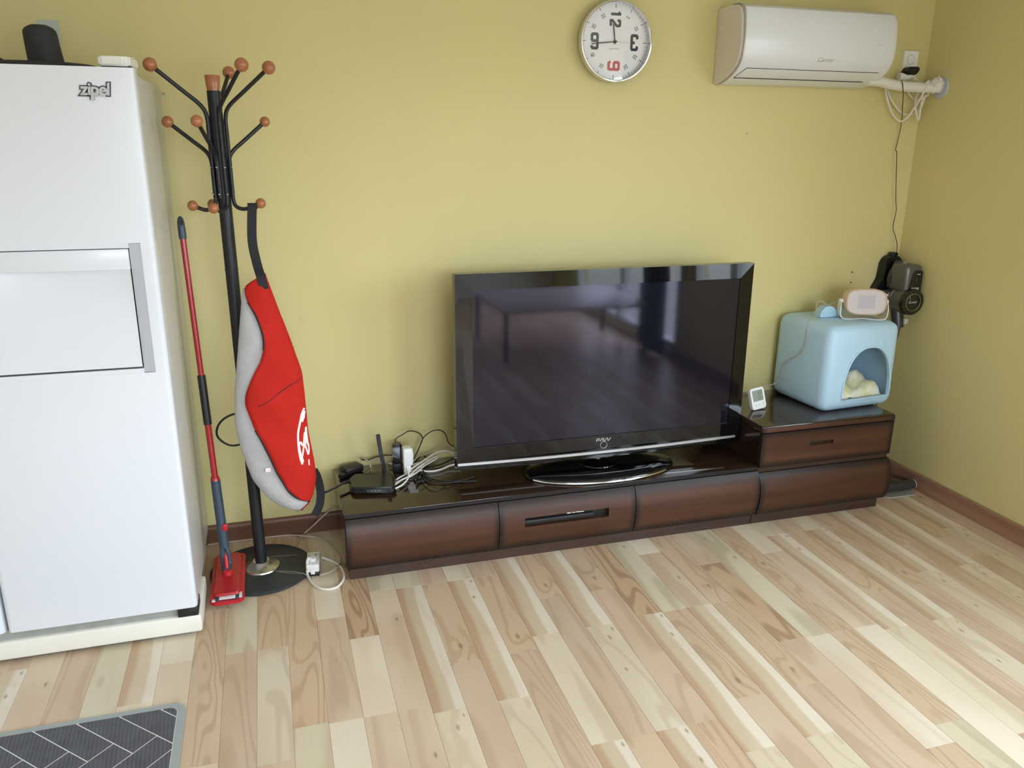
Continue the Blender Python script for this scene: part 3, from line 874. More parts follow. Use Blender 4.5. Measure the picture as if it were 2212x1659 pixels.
def arm(az, end, zb, zlow, hook=None, name='hook_arm', br=.021):
    a = math.radians(az); ux, uy = math.cos(a), math.sin(a)
    def at(z): return Vector((PX(z)+ux*R0, PY+uy*R0, z))
    e = Vector(end)
    b0 = at(zb); d = (e-b0); 
    p = [e, e-(e-b0)*.3, e-(e-b0)*.6, b0+d*.16, b0+d*.04+Vector((0, 0, -.008)), at(zb-.030), at(zb-.055), at(zb-.08)]
    zz = zb-.08
    while zz-.08 > zlow+.02: zz -= .08; p.append(at(zz))
    p.append(at(zlow))
    balls = [e]
    if hook is not None:
        h = Vector(hook); q = at(zlow-.022)
        out = Vector((h.x-q.x, h.y-q.y, 0)).normalized()
        p += [q+out*.006, q+out*.024+Vector((0, 0, -.010)), q+(h-q)*.55+Vector((0, 0, -.012)), h]
        balls.append(h)
    bm = BM(); tube(bm, p, .0066, 10, 6)
    t = part(bm, name, 'black_metal', rack)
    for i, c in enumerate(balls):
        b = BM(); ball(b, c, br if i == 0 else .0170, 20, 12); part(b, 'ball_knob', 'ball_wood', t, angle=80)
    for zs in (1.487, 1.402):
        c = at(zs)+Vector((ux, uy, 0))*.0066
        b = BM(); ball(b, c, .0036, 10, 6); part(b, 'screw_head', 'steel', t, angle=80)
    return t
arm(-158, (-.303, -.323, 1.792), 1.665, 1.385, (-.2235, -.300, 1.366))
arm(-70, (-.034, -.437, 1.791), 1.665, 1.385, (-.1565, -.379, 1.3635))
arm(-10, (.046, -.334, 1.793), 1.665, 1.385, (-.0110, -.300, 1.371))
arm(80, (-.081, -.109, 1.790), 1.665, 1.385, (-.1685, -.190, 1.3625))
arm(168, (-.276, -.262, 1.6265), 1.525, 1.39, None, br=.0182)
arm(-112, (-.177, -.435, 1.627), 1.525, 1.39, None, br=.0182)
arm(28, (.0228, -.235, 1.6315), 1.525, 1.39, None, br=.0168)

# ------------------------------------------------------------------ fleece-lined red bag hanging from the rack
BL = [(-.016, 1.151), (-.056, 1.134), (-.088, 1.107), (-.105, 1.01), (-.119, .915), (-.142, .77), (-.155, .628), (-.143, .54), (-.114, .419), (-.072, .346), (-.019, .297), (.037, .2785)]
BR = [(-.014, 1.151), (.018, 1.036), (.052, .921), (.083, .803), (.087, .718), (.090, .587), (.104, .47), (.108, .406), (.092, .335), (.073, .300), (.041, .2785)]
BS = [(-.014, 1.151), (-.07, 1.122), (-.085, 1.111), (-.080, 1.065), (-.055, 1.017), (-.039, .961), (-.035, .913), (-.053, .858), (-.085, .803), (-.109, .748), (-.114, .711), (-.092, .632), (-.057, .548), (-.025, .449), (.005, .383), (.047, .333), (.088, .322), (.073, .300), (.041, .2785)]
def lin(tab, z):
    for (xa, za), (xb, zb) in zip(tab[:-1], tab[1:]):
        if za >= z >= zb: return xb if abs(za-zb) < 1e-9 else xa+(xb-xa)*(za-z)/(za-zb)
    return tab[-1][0] if z < tab[-1][1] else tab[0][0]
def sm(tab, z, w=.016):
    zs = [min(1.1505, max(.279, z+d*w)) for d in (-1, -.5, 0, .5, 1)]
    return sum(lin(tab, q)*k for q, k in zip(zs, (.1, .2, .4, .2, .1)))
BYC = -.378
def bag_sec(z):
    xl, xr, xs = sm(BL, z), sm(BR, z), sm(BS, z)
    cx, a = (xl+xr)/2, max(.002, (xr-xl)/2)
    b = min(.052, .50*a+.003)
    return cx, a, b, max(-.985, min(.985, (xs-cx)/a))
def bag_front(x, z, off=0.0):
    cx, a, b, us = bag_sec(z)
    u = max(-.999, min(.999, (x-cx)/a))
    fold = .0035*math.sin(z*34+x*30)+.003*math.sin(z*61-x*55)
    return Vector((x, BYC-b*math.sqrt(1-u*u)+fold*(1-u*u)-off, z))
def bag_skin(x, z, extra=0.0):
    cx, a, b, us = bag_sec(z); ts = math.acos(us)
    u = max(-.999, min(.999, (x-cx)/a)); k = (ts-math.acos(u))/(ts+PI*.55)
    return bag_front(x, z, .006*(1-max(0, k))+.002+extra)
bag = thing('fleece_bag', 'red fabric bag with grey fleece lining and black straps hanging on the coat rack', 'bag', (-.02, BYC, .28))
NZ = 72; ZL = [1.149-(1.149-.2795)*i/NZ for i in range(NZ+1)]
bm = BM(); rows = []            # red shell: right of the seam, round to the back
for z in ZL:
    cx, a, b, us = bag_sec(z); ts = math.acos(us); row = []
    for k in range(25):
        th = ts+(-PI*.55-ts)*k/24
        u = math.cos(th); s = math.sin(th)
        if s >= 0:
            p = bag_front(cx+a*u*1.0, z, .006*(1-k/24)+.002)
        else: p = Vector((cx+a*u, BYC-b*.75*s, z))
        row.append(bm.verts.new(p))
    rows.append(row)
for r0, r1 in zip(rows[:-1], rows[1:]):
    for k in range(24): bm.faces.new((r0[k], r0[k+1], r1[k+1], r1[k]))
shell = part(bm, 'outer_shell', 'bag_red', bag, angle=70)
md = shell.modifiers.new('thick', 'SOLIDIFY'); md.thickness = .003; md.offset = -1
bm = BM(); rows = []; random.seed(5)    # fleece: left of the seam, round behind
for j, z in enumerate([q for q in ZL if q < 1.104]):
    cx, a, b, us = bag_sec(z); ts = math.acos(us); row = []
    for k in range(29):
        th = (ts-.30)+(PI*1.42-(ts-.30))*k/28
        u = math.cos(th); s = math.sin(th)
        jit = random.uniform(-.0011, .0011)
        if s >= 0: p = bag_front(cx+a*u, z, -.003+jit)
        else: p = Vector((cx+a*u+jit, BYC-b*.9*s, z))
        row.append(bm.verts.new(p))
    rows.append(row)
for r0, r1 in zip(rows[:-1], rows[1:]):
    for k in range(28): bm.faces.new((r0[k], r0[k+1], r1[k+1], r1[k]))
fl = part(bm, 'fleece_lining', 'bag_fleece', bag, angle=80)
md = fl.modifiers.new('thick', 'SOLIDIFY'); md.thickness = .006; md.offset = -1
bm = BM()
tube(bm, [bag_skin(sm(BS, z), z, -.001) for z in (1.06, 1.03, 1.0, .96, .93, .90)], .0030, 6, 4)
part(bm, 'piping', 'bag_black', shell)
bm = BM()
tube(bm, [bag_skin(sm(BS, z), z, -.001) for z in (.62, .58, .54, .50, .46, .42, .38, .345, .32)], .0032, 6, 4)
part(bm, 'piping', 'bag_black', shell)
bm = BM(); tube(bm, [bag_skin(x, z, .0002) for x, z in ((-.072, .703), (-.035, .722), (-.004, .744), (.041, .769), (.066, .779), (.082, .79))], .0013, 5, 4)
part(bm, 'seam', 'bag_black', shell)
bm = BM(); ribbon(bm, [(-.036, -.300, 1.352), (-.037, -.306, 1.368), (-.039, -.318, 1.360), (-.047, -.338, 1.253), (-.037, -.362, 1.175), (-.028, -.396, 1.140), (-.021, -.407, 1.100)], (1, .1, 0), .030, .0025)
part(bm, 'hanging_strap', 'bag_black', bag, angle=60)
bm = BM(); ribbon(bm, [(.100, -.345, .42), (.112, -.336, .385), (.121, -.33, .325), (.115, -.328, .27), (.095, -.33, .228)], (.9, -.1, -.25), .030, .0025)
part(bm, 'loose_strap', 'bag_black', bag, angle=60)
bm = BM(); box(bm, -.012+.0, .006, -.372, -.3705, .437, .452)   # small care label on the fleece
bmesh.ops.transform(bm, matrix=Matrix.Translation(bag_front(-.056, .468, .004)-Vector((-.003, -.371, .4445))), verts=bm.verts[:])
part(bm, 'care_label', 'emblem_white', fl, smooth=False)
# painted emblem: a broken white ring with looping script strokes
bm = BM()
def ink(pts, r):
    tube(bm, [bag_skin(x-.006, z, .0012) for x, z in pts], r*1.35, 6, 5, flat=.35, up=(0, -1, 0))
ink([(.0865, .677), (.076, .656), (.068, .626), (.060, .593), (.058, .554), (.059, .525), (.062, .496), (.067, .476)], .0030)
ink([(.084, .668), (.080, .650), (.073, .632)], .0055)
ink([(.072, .544), (.066, .557), (.060, .548), (.063, .516), (.068, .495), (.070, .483)], .0030)
ink([(.067, .498), (.074, .529), (.080, .574), (.0835, .588), (.084, .562), (.081, .534)], .0024)
ink([(.084, .548), (.0865, .582), (.086, .596), (.0885, .606), (.0885, .590), (.089, .573), (.091, .538)], .0024)
ink([(.082, .540), (.087, .516), (.090, .506), (.093, .521), (.0925, .545)], .0024)
ink([(.090, .487), (.0905, .466)], .0018)
ink([(.077, .639), (.086, .644)], .0022)
part(bm, 'emblem', 'emblem_white', shell)

# ------------------------------------------------------------------ flat mop leaning beside the fridge
mop = thing('spray_mop', 'red flat mop with a slate-grey handle leaning between fridge and coat rack', 'mop', (-.228, -.35, .02))
bm = BM()
hv = lambda u, v, d: (-.228+u, -.345+v, d)
prism(bm, rrect(-.058, .058, -.185, .17, .022, 6), hv, .0225, .034)
bmesh.ops.bevel(bm, geom=[e for e in bm.edges], offset=.003, segments=2, affect='EDGES')
hd = part(bm, 'mop_plate', 'mop_red', mop)
bm = BM(); prism(bm, rrect(-.046, .046, -.150, .155, .016, 6), lambda u, v, d: hv(u*(1-(d-.034)*5), v*(1-(d-.034)*2), d), .034, .046)
bmesh.ops.bevel(bm, geom=[e for e in bm.edges], offset=.003, segments=2, affect='EDGES')
part(bm, 'plate_cover', 'mop_red', mop)
bm = BM(); box(bm, -.228-.040, -.228+.040, -.345-.172, -.345-.149, .0335, .0385, .002); part(bm, 'pad_pocket', 'mop_slate', hd)
bm = BM(); box(bm, -.228-.026, -.228+.028, -.345-.172, -.345-.153, .036, .0405, .0015); part(bm, 'cleaning_pad', 'mop_cloth', hd, label='white cleaning pad edge')
bm = BM(); box(bm, -.228+.040, -.228+.050, -.345-.168, -.345-.135, .0335, .039, .0015); part(bm, 'pad_corner', 'mop_cloth', hd)
bm = BM(); box(bm, -.228-.050, -.228-.038, -.345-.176, -.345-.160, .0335, .037, .0015)
part(bm, 'pad_corner', 'mop_cloth', hd)
bm = BM(); prism(bm, rrect(-.055, .055, -.18, .166, .024, 6), hv, .0205, .0228); part(bm, 'mop_pad', 'mop_cloth', mop)
J = Vector((-.2325, -.318, .052)); TOP = Vector((-.273, -.225, 1.322))
ax = (TOP-J)
def mp(t): return J+ax*t
bm = BM(); lathe(bm, [(0, .044), (.019, .044), (.017, .056), (.009, .062), (0, .062)], 20, Matrix.Translation((-.230, -.352, 0)))
part(bm, 'pivot', 'mop_red', mop)
bm = BM(); tube(bm, [Vector((-.231, -.345, .055)), Vector((-.232, -.335, .072)), mp(.045)], .008, 10, 4); part(bm, 'joint', 'mop_red', mop)
bm = BM()
for s in (-1, 1):
    o_ = Vector((.0105*s, -.004, 0)); tube(bm, [Vector((-.2315, -.346, .058))+o_*.75, mp(.015)+o_, mp(.045)+o_, mp(.075)+o_*.5], .0085, 8, 4)
part(bm, 'yoke', 'mop_slate', mop)
bm = BM(); tube(bm, [mp(.066), mp(.12), mp(.20), mp(.27)], [.0178, .0165], 16, 0); gs = part(bm, 'lower_grip', 'mop_slate', mop)
c = mp(.130)+Vector((.012, -.012, 0)); bm = BM(); box(bm, c.x-.009, c.x+.010, c.y-.008, c.y+.008, c.z-.013, c.z+.013, .003)
part(bm, 'release_button', 'mop_red', gs, label='red release button')
bm = BM(); tube(bm, [mp(.27), mp(.28), mp(.283)], [.0165, .0115], 16, 0); tube(bm, [mp(.28), mp(.44)], .0112, 16, 0); part(bm, 'lower_tube', 'mop_red_pole', mop)
bm = BM(); tube(bm, [mp(.435), mp(.50)], .0140, 16, 0); tube(bm, [mp(.50), mp(.575)], .0140, 16, 0); part(bm, 'collar', 'black_plastic', mop)
bm = BM(); tube(bm, [mp(.57), mp(.95)], .0098, 16, 0); part(bm, 'upper_tube', 'mop_red_pole', mop)
bm = BM(); tube(bm, [mp(.945), mp(.97), mp(.99), mp(.999), mp(1.004)], [.0125, .0125, .0115, .008, .003], 16, 0); hg = part(bm, 'handle_grip', 'mop_slate', mop)
c = mp(.988); bm = BM(); lathe(bm, [(0, 0), (.0055, 0), (.0055, .002), (0, .002)], 14, basis(c+Vector((.003, -.0125, .0)), (1, 0, 0), (0, 0, 1.6), (0, -1, 0))); part(bm, 'hang_hole', 'gap_black', hg)

# ------------------------------------------------------------------ power strip and cords on the floor
CAB = {
    'floorA': [(0.19, -0.012, 0.109), (0.1421, -0.02, 0.0765), (0.102, -0.03, 0.0463), (0.0629, -0.0148, 0.006), (0.0323, -0.0701, 0.004), (0.0226, -0.1247, 0.004), (0.0402, -0.1774, 0.006), (0.0598, -0.2234, 0.015)],
    'floorB': [(-0.3211, -0.0117, 0.004), (-0.2305, -0.0126, 0.004), (-0.1585, -0.0122, 0.004), (-0.0672, -0.0127, 0.004), (0.0065, -0.0207, 0.004), (0.0609, -0.0605, 0.012), (0.1149, -0.0828, 0.005), (0.1543, -0.1497, 0.004), (0.1726, -0.2148, 0.004), (0.1829, -0.2623, 0.005), (0.1792, -0.3047, 0.008), (0.1629, -0.3518, 0.012), (0.1331, -0.3757, 0.008), (0.0978, -0.3941, 0.012)],
    'floorC': [(0.0788, -0.3546, 0.05), (0.0609, -0.3712, 0.05), (0.0531, -0.3736, 0.035), (0.0516, -0.374, 0.012), (0.0566, -0.3978, 0.005), (0.0691, -0.4423, 0.005), (0.0917, -0.4788, 0.005), (0.1204, -0.4936, 0.005), (0.1509, -0.4857, 0.005), (0.1722, -0.4546, 0.005), (0.1826, -0.4161, 0.005), (0.1839, -0.3846, 0.005), (0.1773, -0.343, 0.005), (0.1614, -0.3035, 0.004), (0.1408, -0.2751, 0.004), (0.1123, -0.2594, 0.012)],
    'blackloop1': [(0.4391, -0.1, 0.4006), (0.4395, -0.1, 0.4128), (0.449, -0.1, 0.4216), (0.4716, -0.09, 0.428), (0.4944, -0.08, 0.4358), (0.517, -0.07, 0.4308), (0.542, -0.06, 0.4166), (0.5564, -0.05, 0.3967), (0.5571, -0.05, 0.3778), (0.5446, -0.05, 0.3513), (0.5294, -0.05, 0.3175), (0.5178, -0.06, 0.3049)],
    'blackloop2': [(0.5252, -0.06, 0.3168), (0.5377, -0.06, 0.3407), (0.5545, -0.065, 0.386), (0.5707, -0.07, 0.4087), (0.5928, -0.08, 0.4262), (0.6169, -0.09, 0.4331), (0.6361, -0.1, 0.4279), (0.6468, -0.11, 0.4131), (0.6502, -0.12, 0.394), (0.6575, -0.14, 0.3833), (0.6742, -0.16, 0.3767), (0.6861, -0.17, 0.3743)],
    'white1': [(0.4635, -0.1697, 0.29), (0.4918, -0.1537, 0.3), (0.5193, -0.1305, 0.305), (0.5467, -0.1098, 0.31), (0.5808, -0.0806, 0.315), (0.6174, -0.0542, 0.32), (0.6463, -0.0553, 0.325), (0.6714, -0.0624, 0.32), (0.689, -0.0811, 0.31), (0.7015, -0.1108, 0.31)],
    'white2': [(0.3815, -0.3064, 0.285), (0.4027, -0.2959, 0.285), (0.4331, -0.2711, 0.285), (0.4605, -0.2274, 0.285), (0.4728, -0.1961, 0.29), (0.4747, -0.1732, 0.3), (0.4714, -0.1605, 0.31), (0.4722, -0.1425, 0.315)],
    'white3': [(0.4091, -0.2541, 0.283), (0.439, -0.2214, 0.285), (0.4747, -0.1977, 0.288), (0.5026, -0.1564, 0.29), (0.5324, -0.1216, 0.295), (0.5741, -0.0888, 0.3), (0.6042, -0.0582, 0.3), (0.6198, -0.0527, 0.3), (0.6147, -0.0658, 0.298), (0.5844, -0.0842, 0.292), (0.5504, -0.1123, 0.288), (0.514, -0.157, 0.284), (0.4778, -0.1924, 0.283), (0.4477, -0.2086, 0.281), (0.4123, -0.2333, 0.281)],
    'white4': [(0.4784, -0.1497, 0.29), (0.4897, -0.111, 0.293), (0.518, -0.0975, 0.297), (0.5448, -0.0935, 0.3), (0.5673, -0.0752, 0.303), (0.5989, -0.0367, 0.305), (0.6074, -0.0305, 0.303), (0.5847, -0.0594, 0.3), (0.5458, -0.1128, 0.295), (0.5124, -0.1408, 0.29), (0.4817, -0.1565, 0.285), (0.4398, -0.1878, 0.283), (0.4209, -0.2069, 0.281)],
    'white5': [(0.5017, -0.1341, 0.281), (0.5294, -0.1357, 0.281), (0.5567, -0.1524, 0.281), (0.589, -0.1552, 0.281), (0.6222, -0.1429, 0.281), (0.6523, -0.1249, 0.283), (0.6808, -0.1213, 0.286), (0.7003, -0.1253, 0.288)],
    'white6': [(0.4177, -0.0307, 0.284), (0.4375, -0.0553, 0.284), (0.4549, -0.079, 0.284), (0.4739, -0.1061, 0.284), (0.486, -0.131, 0.284)],
    'white7': [(0.4205, -0.011, 0.281), (0.4318, -0.0303, 0.281), (0.4521, -0.0518, 0.281), (0.4725, -0.0575, 0.281)],
    'greyA': [(0.2992, -0.04, 0.3232), (0.3052, -0.05, 0.3289), (0.32, -0.08, 0.3291), (0.3297, -0.11, 0.3227), (0.3315, -0.13, 0.3158), (0.3328, -0.0982, 0.278)],
    'greyB': [(0.511, -0.0841, 0.3), (0.5263, -0.08, 0.3143), (0.5514, -0.06, 0.3165), (0.5869, -0.05, 0.3191), (0.6185, -0.05, 0.331), (0.6412, -0.07, 0.3489), (0.6611, -0.09, 0.3606), (0.6712, -0.12, 0.362), (0.6785, -0.14, 0.3513)],
    'greyC': [(0.3024, -0.03, 0.3165), (0.3207, -0.03, 0.312), (0.3471, -0.04, 0.308), (0.3693, -0.05, 0.3145), (0.3844, -0.06, 0.3206)],
    'blackA': [(0.3016, -0.06, 0.3233), (0.3334, -0.04, 0.312), (0.358, -0.03, 0.3155), (0.3827, -0.02, 0.3153), (0.4086, -0.02, 0.3163), (0.4294, -0.04, 0.3218)],
    'blackB': [(0.5422, -0.1306, 0.285), (0.5426, -0.1769, 0.279), (0.5569, -0.2224, 0.279), (0.5828, -0.2529, 0.279), (0.6206, -0.2692, 0.279), (0.6751, -0.2728, 0.279), (0.7267, -0.2519, 0.279)],
    'blackC': [(0.5329, -0.2158, 0.279), (0.5428, -0.2476, 0.279), (0.5659, -0.2684, 0.279), (0.6041, -0.2819, 0.279), (0.6604, -0.2861, 0.279), (0.728, -0.2933, 0.279)],
    'blackD': [(0.4169, 0.0123, 0.285), (0.4327, 0.0065, 0.283), (0.455, -0.0181, 0.28), (0.4796, -0.0569, 0.28), (0.5056, -0.0716, 0.283), (0.5447, -0.0139, 0.284), (0.564, 0.0114, 0.285), (0.5789, -0.0127, 0.285), (0.5661, -0.0539, 0.282), (0.5375, -0.1045, 0.28), (0.5114, -0.1707, 0.28), (0.5021, -0.2096, 0.28)],
    'blackE': [(0.4464, -0.1741, 0.279), (0.4829, -0.2019, 0.279), (0.5203, -0.1851, 0.28), (0.5399, -0.1422, 0.28), (0.5701, -0.1072, 0.28), (0.6206, -0.0934, 0.279), (0.6777, -0.0536, 0.28), (0.7111, -0.0364, 0.28)],
    'blackF': [(0.4865, -0.2831, 0.279), (0.5082, -0.238, 0.279), (0.5339, -0.1984, 0.279), (0.5326, -0.156, 0.279), (0.5149, -0.1511, 0.279), (0.4945, -0.1874, 0.279), (0.4986, -0.2411, 0.279), (0.5341, -0.2336, 0.279)],
    'blackG': [(0.5215, -0.2277, 0.278), (0.5217, -0.2746, 0.276), (0.5326, -0.3223, 0.276), (0.5517, -0.3386, 0.276), (0.5813, -0.3248, 0.276), (0.6075, -0.2872, 0.276)],
    'thinR': [(0.3331, -0.1347, 0.315), (0.3105, -0.1522, 0.31), (0.2816, -0.1671, 0.3), (0.2586, -0.1721, 0.295), (0.2325, -0.1641, 0.285)],
    'acblack': [(2.6719, -0.1, 1.8404), (2.667, -0.1175, 1.8265), (2.6731, -0.119, 1.8012), (2.7122, -0.08, 1.7783), (2.741, -0.05, 1.7599), (2.7597, -0.03, 1.7376), (2.7701, -0.025, 1.6935), (2.7749, -0.02, 1.6488), (2.7685, -0.02, 1.5885), (2.7635, -0.02, 1.5521), (2.7637, -0.03, 1.5404), (2.7792, -0.03, 1.4387), (2.7949, -0.03, 1.3351), (2.8068, -0.03, 1.2825), (2.8015, -0.03, 1.2084), (2.8222, -0.03, 1.1652), (2.8404, -0.03, 1.1216), (2.8425, -0.03, 1.0803)],
    'acw1': [(2.6552, -0.03, 1.8111), (2.6823, -0.03, 1.7507), (2.7129, -0.03, 1.7043), (2.7554, -0.03, 1.6768), (2.7844, -0.03, 1.6847), (2.801, -0.04, 1.7114), (2.8067, -0.06, 1.7462), (2.7935, -0.1, 1.7821), (2.7968, -0.12, 1.8241), (2.8229, -0.1, 1.8431), (2.8688, -0.06, 1.8381)],
    'acw2': [(2.6729, -0.02, 1.8121), (2.7032, -0.02, 1.7661), (2.7479, -0.02, 1.7258), (2.7854, -0.02, 1.7072), (2.8273, -0.02, 1.7079), (2.8592, -0.02, 1.7219), (2.8702, -0.03, 1.7575), (2.8658, -0.04, 1.7923)],
    'acw3': [(2.7781, -0.03, 1.8025), (2.7969, -0.03, 1.7824), (2.8218, -0.03, 1.7712), (2.8519, -0.03, 1.7733), (2.8712, -0.04, 1.7836), (2.8783, -0.05, 1.798)],
    'acw4': [(2.8172, -0.05, 1.7995), (2.8081, -0.05, 1.7672), (2.8158, -0.05, 1.7262), (2.8393, -0.05, 1.6821), (2.8329, -0.06, 1.7379), (2.8074, -0.09, 1.7771), (2.7819, -0.115, 1.8098), (2.7974, -0.12, 1.8398), (2.8498, -0.08, 1.8393)],
    'acw5': [(2.7634, -0.06, 1.8582), (2.7652, -0.08, 1.8513), (2.7982, -0.06, 1.842)],
    'heatercord': [(2.4732, -0.16, 0.894), (2.4519, -0.12, 0.8789), (2.4054, -0.11, 0.875), (2.3674, -0.12, 0.8638), (2.36, -0.0919, 0.835), (2.2956, -0.1233, 0.834), (2.2058, -0.1822, 0.832)],
}
ps = thing('socket_block', 'white two-way socket block lying on the floor by the low cabinet', 'power strip', (.075, -.31, 0))
a = math.radians(-6)
def psM(): return Matrix.Translation((.078, -.318, 0)) @ Matrix.Rotation(a, 4, 'Z')
bm = BM(); box(bm, -.024, .024, -.058, .046, .016, .048, .004, 3, psM()); pb = part(bm, 'housing', 'white_plastic', ps)
bm = BM(); box(bm, -.023, .023, -.060, .044, .001, .017, .003, 2, psM()); part(bm, 'base_shell', 'black_plastic', ps)
bm = BM(); box(bm, -.008, .008, -.063, -.05, .010, .03, .002, 2, psM()); part(bm, 'latch', 'white_plastic', pb)
for yy in (.020, -.022):
    bm = BM(); lathe(bm, [(.0195, .0482), (.0185, .0492), (.0175, .0482), (.0165, .040), (0, .040)], 28, psM() @ Matrix.Translation((0, yy, 0)), cap=False)
    part(bm, 'socket', 'fridge_trim', pb)
bm = BM(); box(bm, .008, .011, .012, .028, .0485, .0495, 0, 2, psM()); part(bm, 'socket_slot', 'gap_black', pb, smooth=False)
bm = BM(); lathe(bm, [(0, .041), (.0150, .041), (.0150, .056), (.012, .060), (0, .060)], 24, psM() @ Matrix.Translation((0, -.022, 0)))
tube(bm, [psM() @ Vector((0, -.022, .055)), psM() @ Vector((-.018, -.028, .056)), CAB['floorC'][2]], .0055, 10, 5)
pg = thing('plugged_cord', 'thick white cord looping from a plug in the floor socket block', 'cord', (.08, -.36, 0))
part(bm, 'plug', 'white_plastic', pg)
bm = BM(); tube(bm, CAB['floorC'][2:], .0048, 10, 6); part(bm, 'cord', 'cord_white', pg)
def cord(key, r, mat, name, label, group=None, pts=None):
    bm = BM(); tube(bm, pts or CAB[key], r, 8, 6)
    return single(bm, name, mat, label, 'cable', group=group)
cord('floorA', .0036, 'cord_beige', 'extension_cable', 'beige cord coming down from behind the low cabinet to the floor socket')
cord('floorB', .0036, 'cord_beige', 'extension_cable', 'beige cord running from the fridge along the skirting to the floor socket')
bm = BM(); tube(bm, [(-.117, -.2585, .622), (-.141, -.256, .628), (-.169, -.255, .625), (-.199, -.255, .610), (-.220, -.255, .584), (-.225, -.255, .552), (-.207, -.255, .524), (-.180, -.255, .508), (-.151, -.256, .509), (-.117, -.2585, .515)], .0040, 8, 6)
single(bm, 'hanging_loop', 'black_cord', 'black cable loop standing out behind the coat-rack pole', 'cable')

# ------------------------------------------------------------------ wall clock
KX, KZ, KR, KY = 1.362, 1.952, .1475, -.046
clk = thing('wall_clock', 'round silver-rimmed wall clock with large black numerals and a red six', 'clock', (KX, 0, KZ))
kM = basis((KX, 0, KZ), (1, 0, 0), (0, 0, 1), (0, -1, 0))       # local z points into the room
bm = BM()
lathe(bm, [(.140, .001), (.1490, .004), (.1500, .040), (.1475, .0455), (.1440, .0460), (.1415, .044), (.1400, .022), (.1400, .001)], 96, kM, cap=False)
part(bm, 'rim', 'chrome', clk, angle=30)
bm = BM(); lathe(bm, [(0, .001), (.1405, .001), (.1405, .0205), (0, .0205)], 96, kM); dial = part(bm, 'dial', 'clock_dial', clk, angle=30)
def dtext(s, ang, rad, size, mat, bold, sx=1.0, name='numeral', off=0.0):
    p = math.radians(ang)
    rot = Matrix.Rotation(p-PI, 4, 'Z')
    M = kM @ Matrix.Translation((rad*math.cos(p), rad*math.sin(p), .0212+off)) @ rot
    part(text_bm(s, size, M, .0003, bold, sx, 0, 0.95), name, mat, dial, smooth=False)
NUM = {'1': [(-.7, .62), (.1, 1), (.1, -1)], '2': [(-1, .45), (-1, .85), (-.75, 1), (.75, 1), (1, .85), (1, .30), (-1, -.62), (-1, -1), (1.1, -1)],
       '3': [(-1, .5), (-1, .85), (-.75, 1), (.75, 1), (1, .85), (1, .2), (.75, .03), (.1, .02), (.75, -.01), (1, -.15), (1, -.85), (.75, -1), (-.75, -1), (-1, -.85), (-1, -.5)],
       '9': [(-1, -.62), (-1, -.85), (-.75, -1), (.75, -1), (1, -.85), (1, .85), (.75, 1), (-.75, 1), (-1, .85), (-1, .2), (-.75, .05), (.9, .05)]}
NUM['6'] = [(-x_, -y_) for x_, y_ in NUM['9']]
def block_numeral(s, ang, rad, hw, hh, wd, mat):
    """bold numeral drawn as one thick stroke per digit"""
    p = math.radians(ang)
    M0 = kM @ Matrix.Translation((rad*math.cos(p), rad*math.sin(p), .0207)) @ Matrix.Rotation(p-PI, 4, 'Z')
    bm = BM(); n_ = len(s)
    for i_, ch in enumerate(s):
        ox_ = (i_-(n_-1)/2)*(2*hw+wd*1.45)
        P2 = [Vector((ox_+x_*hw, y_*hh, 0)) for x_, y_ in NUM[ch]]
        for k_, (a_, b_) in enumerate(zip(P2[:-1], P2[1:])):
            t_ = (b_-a_).normalized(); q_ = Vector((-t_.y, t_.x, 0))*wd/2; e_ = wd*.28
            a2, b2 = a_-t_*(e_ if k_ else 0), b_+t_*(e_ if k_ < len(P2)-2 else 0)
            z_ = .0004+.00001*k_
            lo_ = [bm.verts.new(M0 @ v) for v in (a2-q_, b2-q_, b2+q_, a2+q_)]
            hi_ = [bm.verts.new(M0 @ (v+Vector((0, 0, z_)))) for v in (a2-q_, b2-q_, b2+q_, a2+q_)]
            bm.faces.new(hi_)
            for j_ in range(4): bm.faces.new((lo_[j_], lo_[(j_+1) % 4], hi_[(j_+1) % 4], hi_[j_]))
    part(bm, 'numeral', mat, dial, smooth=False)
block_numeral('12', 90, .084, .0095, .0195, .0098, 'ink_black'); block_numeral('3', 0, .084, .0115, .0255, .0108, 'ink_black')
block_numeral('9', 180, .084, .0115, .0255, .0108, 'ink_black'); block_numeral('6', -90, .088, .0130, .0215, .0105, 'ink_red')
for m in (5, 10, 20, 25, 35, 40, 50, 55):
    dtext(str(m), 90-m*6, .104, .022, 'ink_grey', .0003, .85, 'minute_numeral')
bm = BM()
for m in range(60):
    p = math.radians(90-m*6); major = m % 15 == 0; five = m % 5 == 0
    r1 = .1375; r0 = r1-(.016 if major else .012 if five else .0022); w = .0011 if five else .0008
    M = kM @ Matrix.Rotation(p, 4, 'Z')
    box(bm, r0, r1 if five else r0+.0022, -w, w, .0206, .0211, 0, 2, M)
part(bm, 'minute_marks', 'ink_black', dial, smooth=False)
bm = BM(); box(bm, -.022, .022, -.0265, -.0250, .0206, .0209, 0, 2, kM); part(bm, 'maker_line', 'ink_grey', dial, smooth=False)
def hand(ang, l0, l1, w, z, mat, name):
    bm = BM(); M = kM @ Matrix.Rotation(math.radians(90-ang), 4, 'Z')
    prism(bm, [(-l0, -w*.8), (-l0, w*.8), (l1, w), (l1, -w)], lambda u, v, d: tuple(M @ Vector((u, v, d))), z, z+.0012)
    part(bm, name, mat, clk, smooth=False)
hand(352, .008, .066, .0024, .0245, 'ink_black', 'hour_hand'); hand(263.5, .010, .100, .0022, .0270, 'ink_black', 'minute_hand'); hand(93, .004, .062, .0004, .0295, 'ink_grey', 'second_hand')
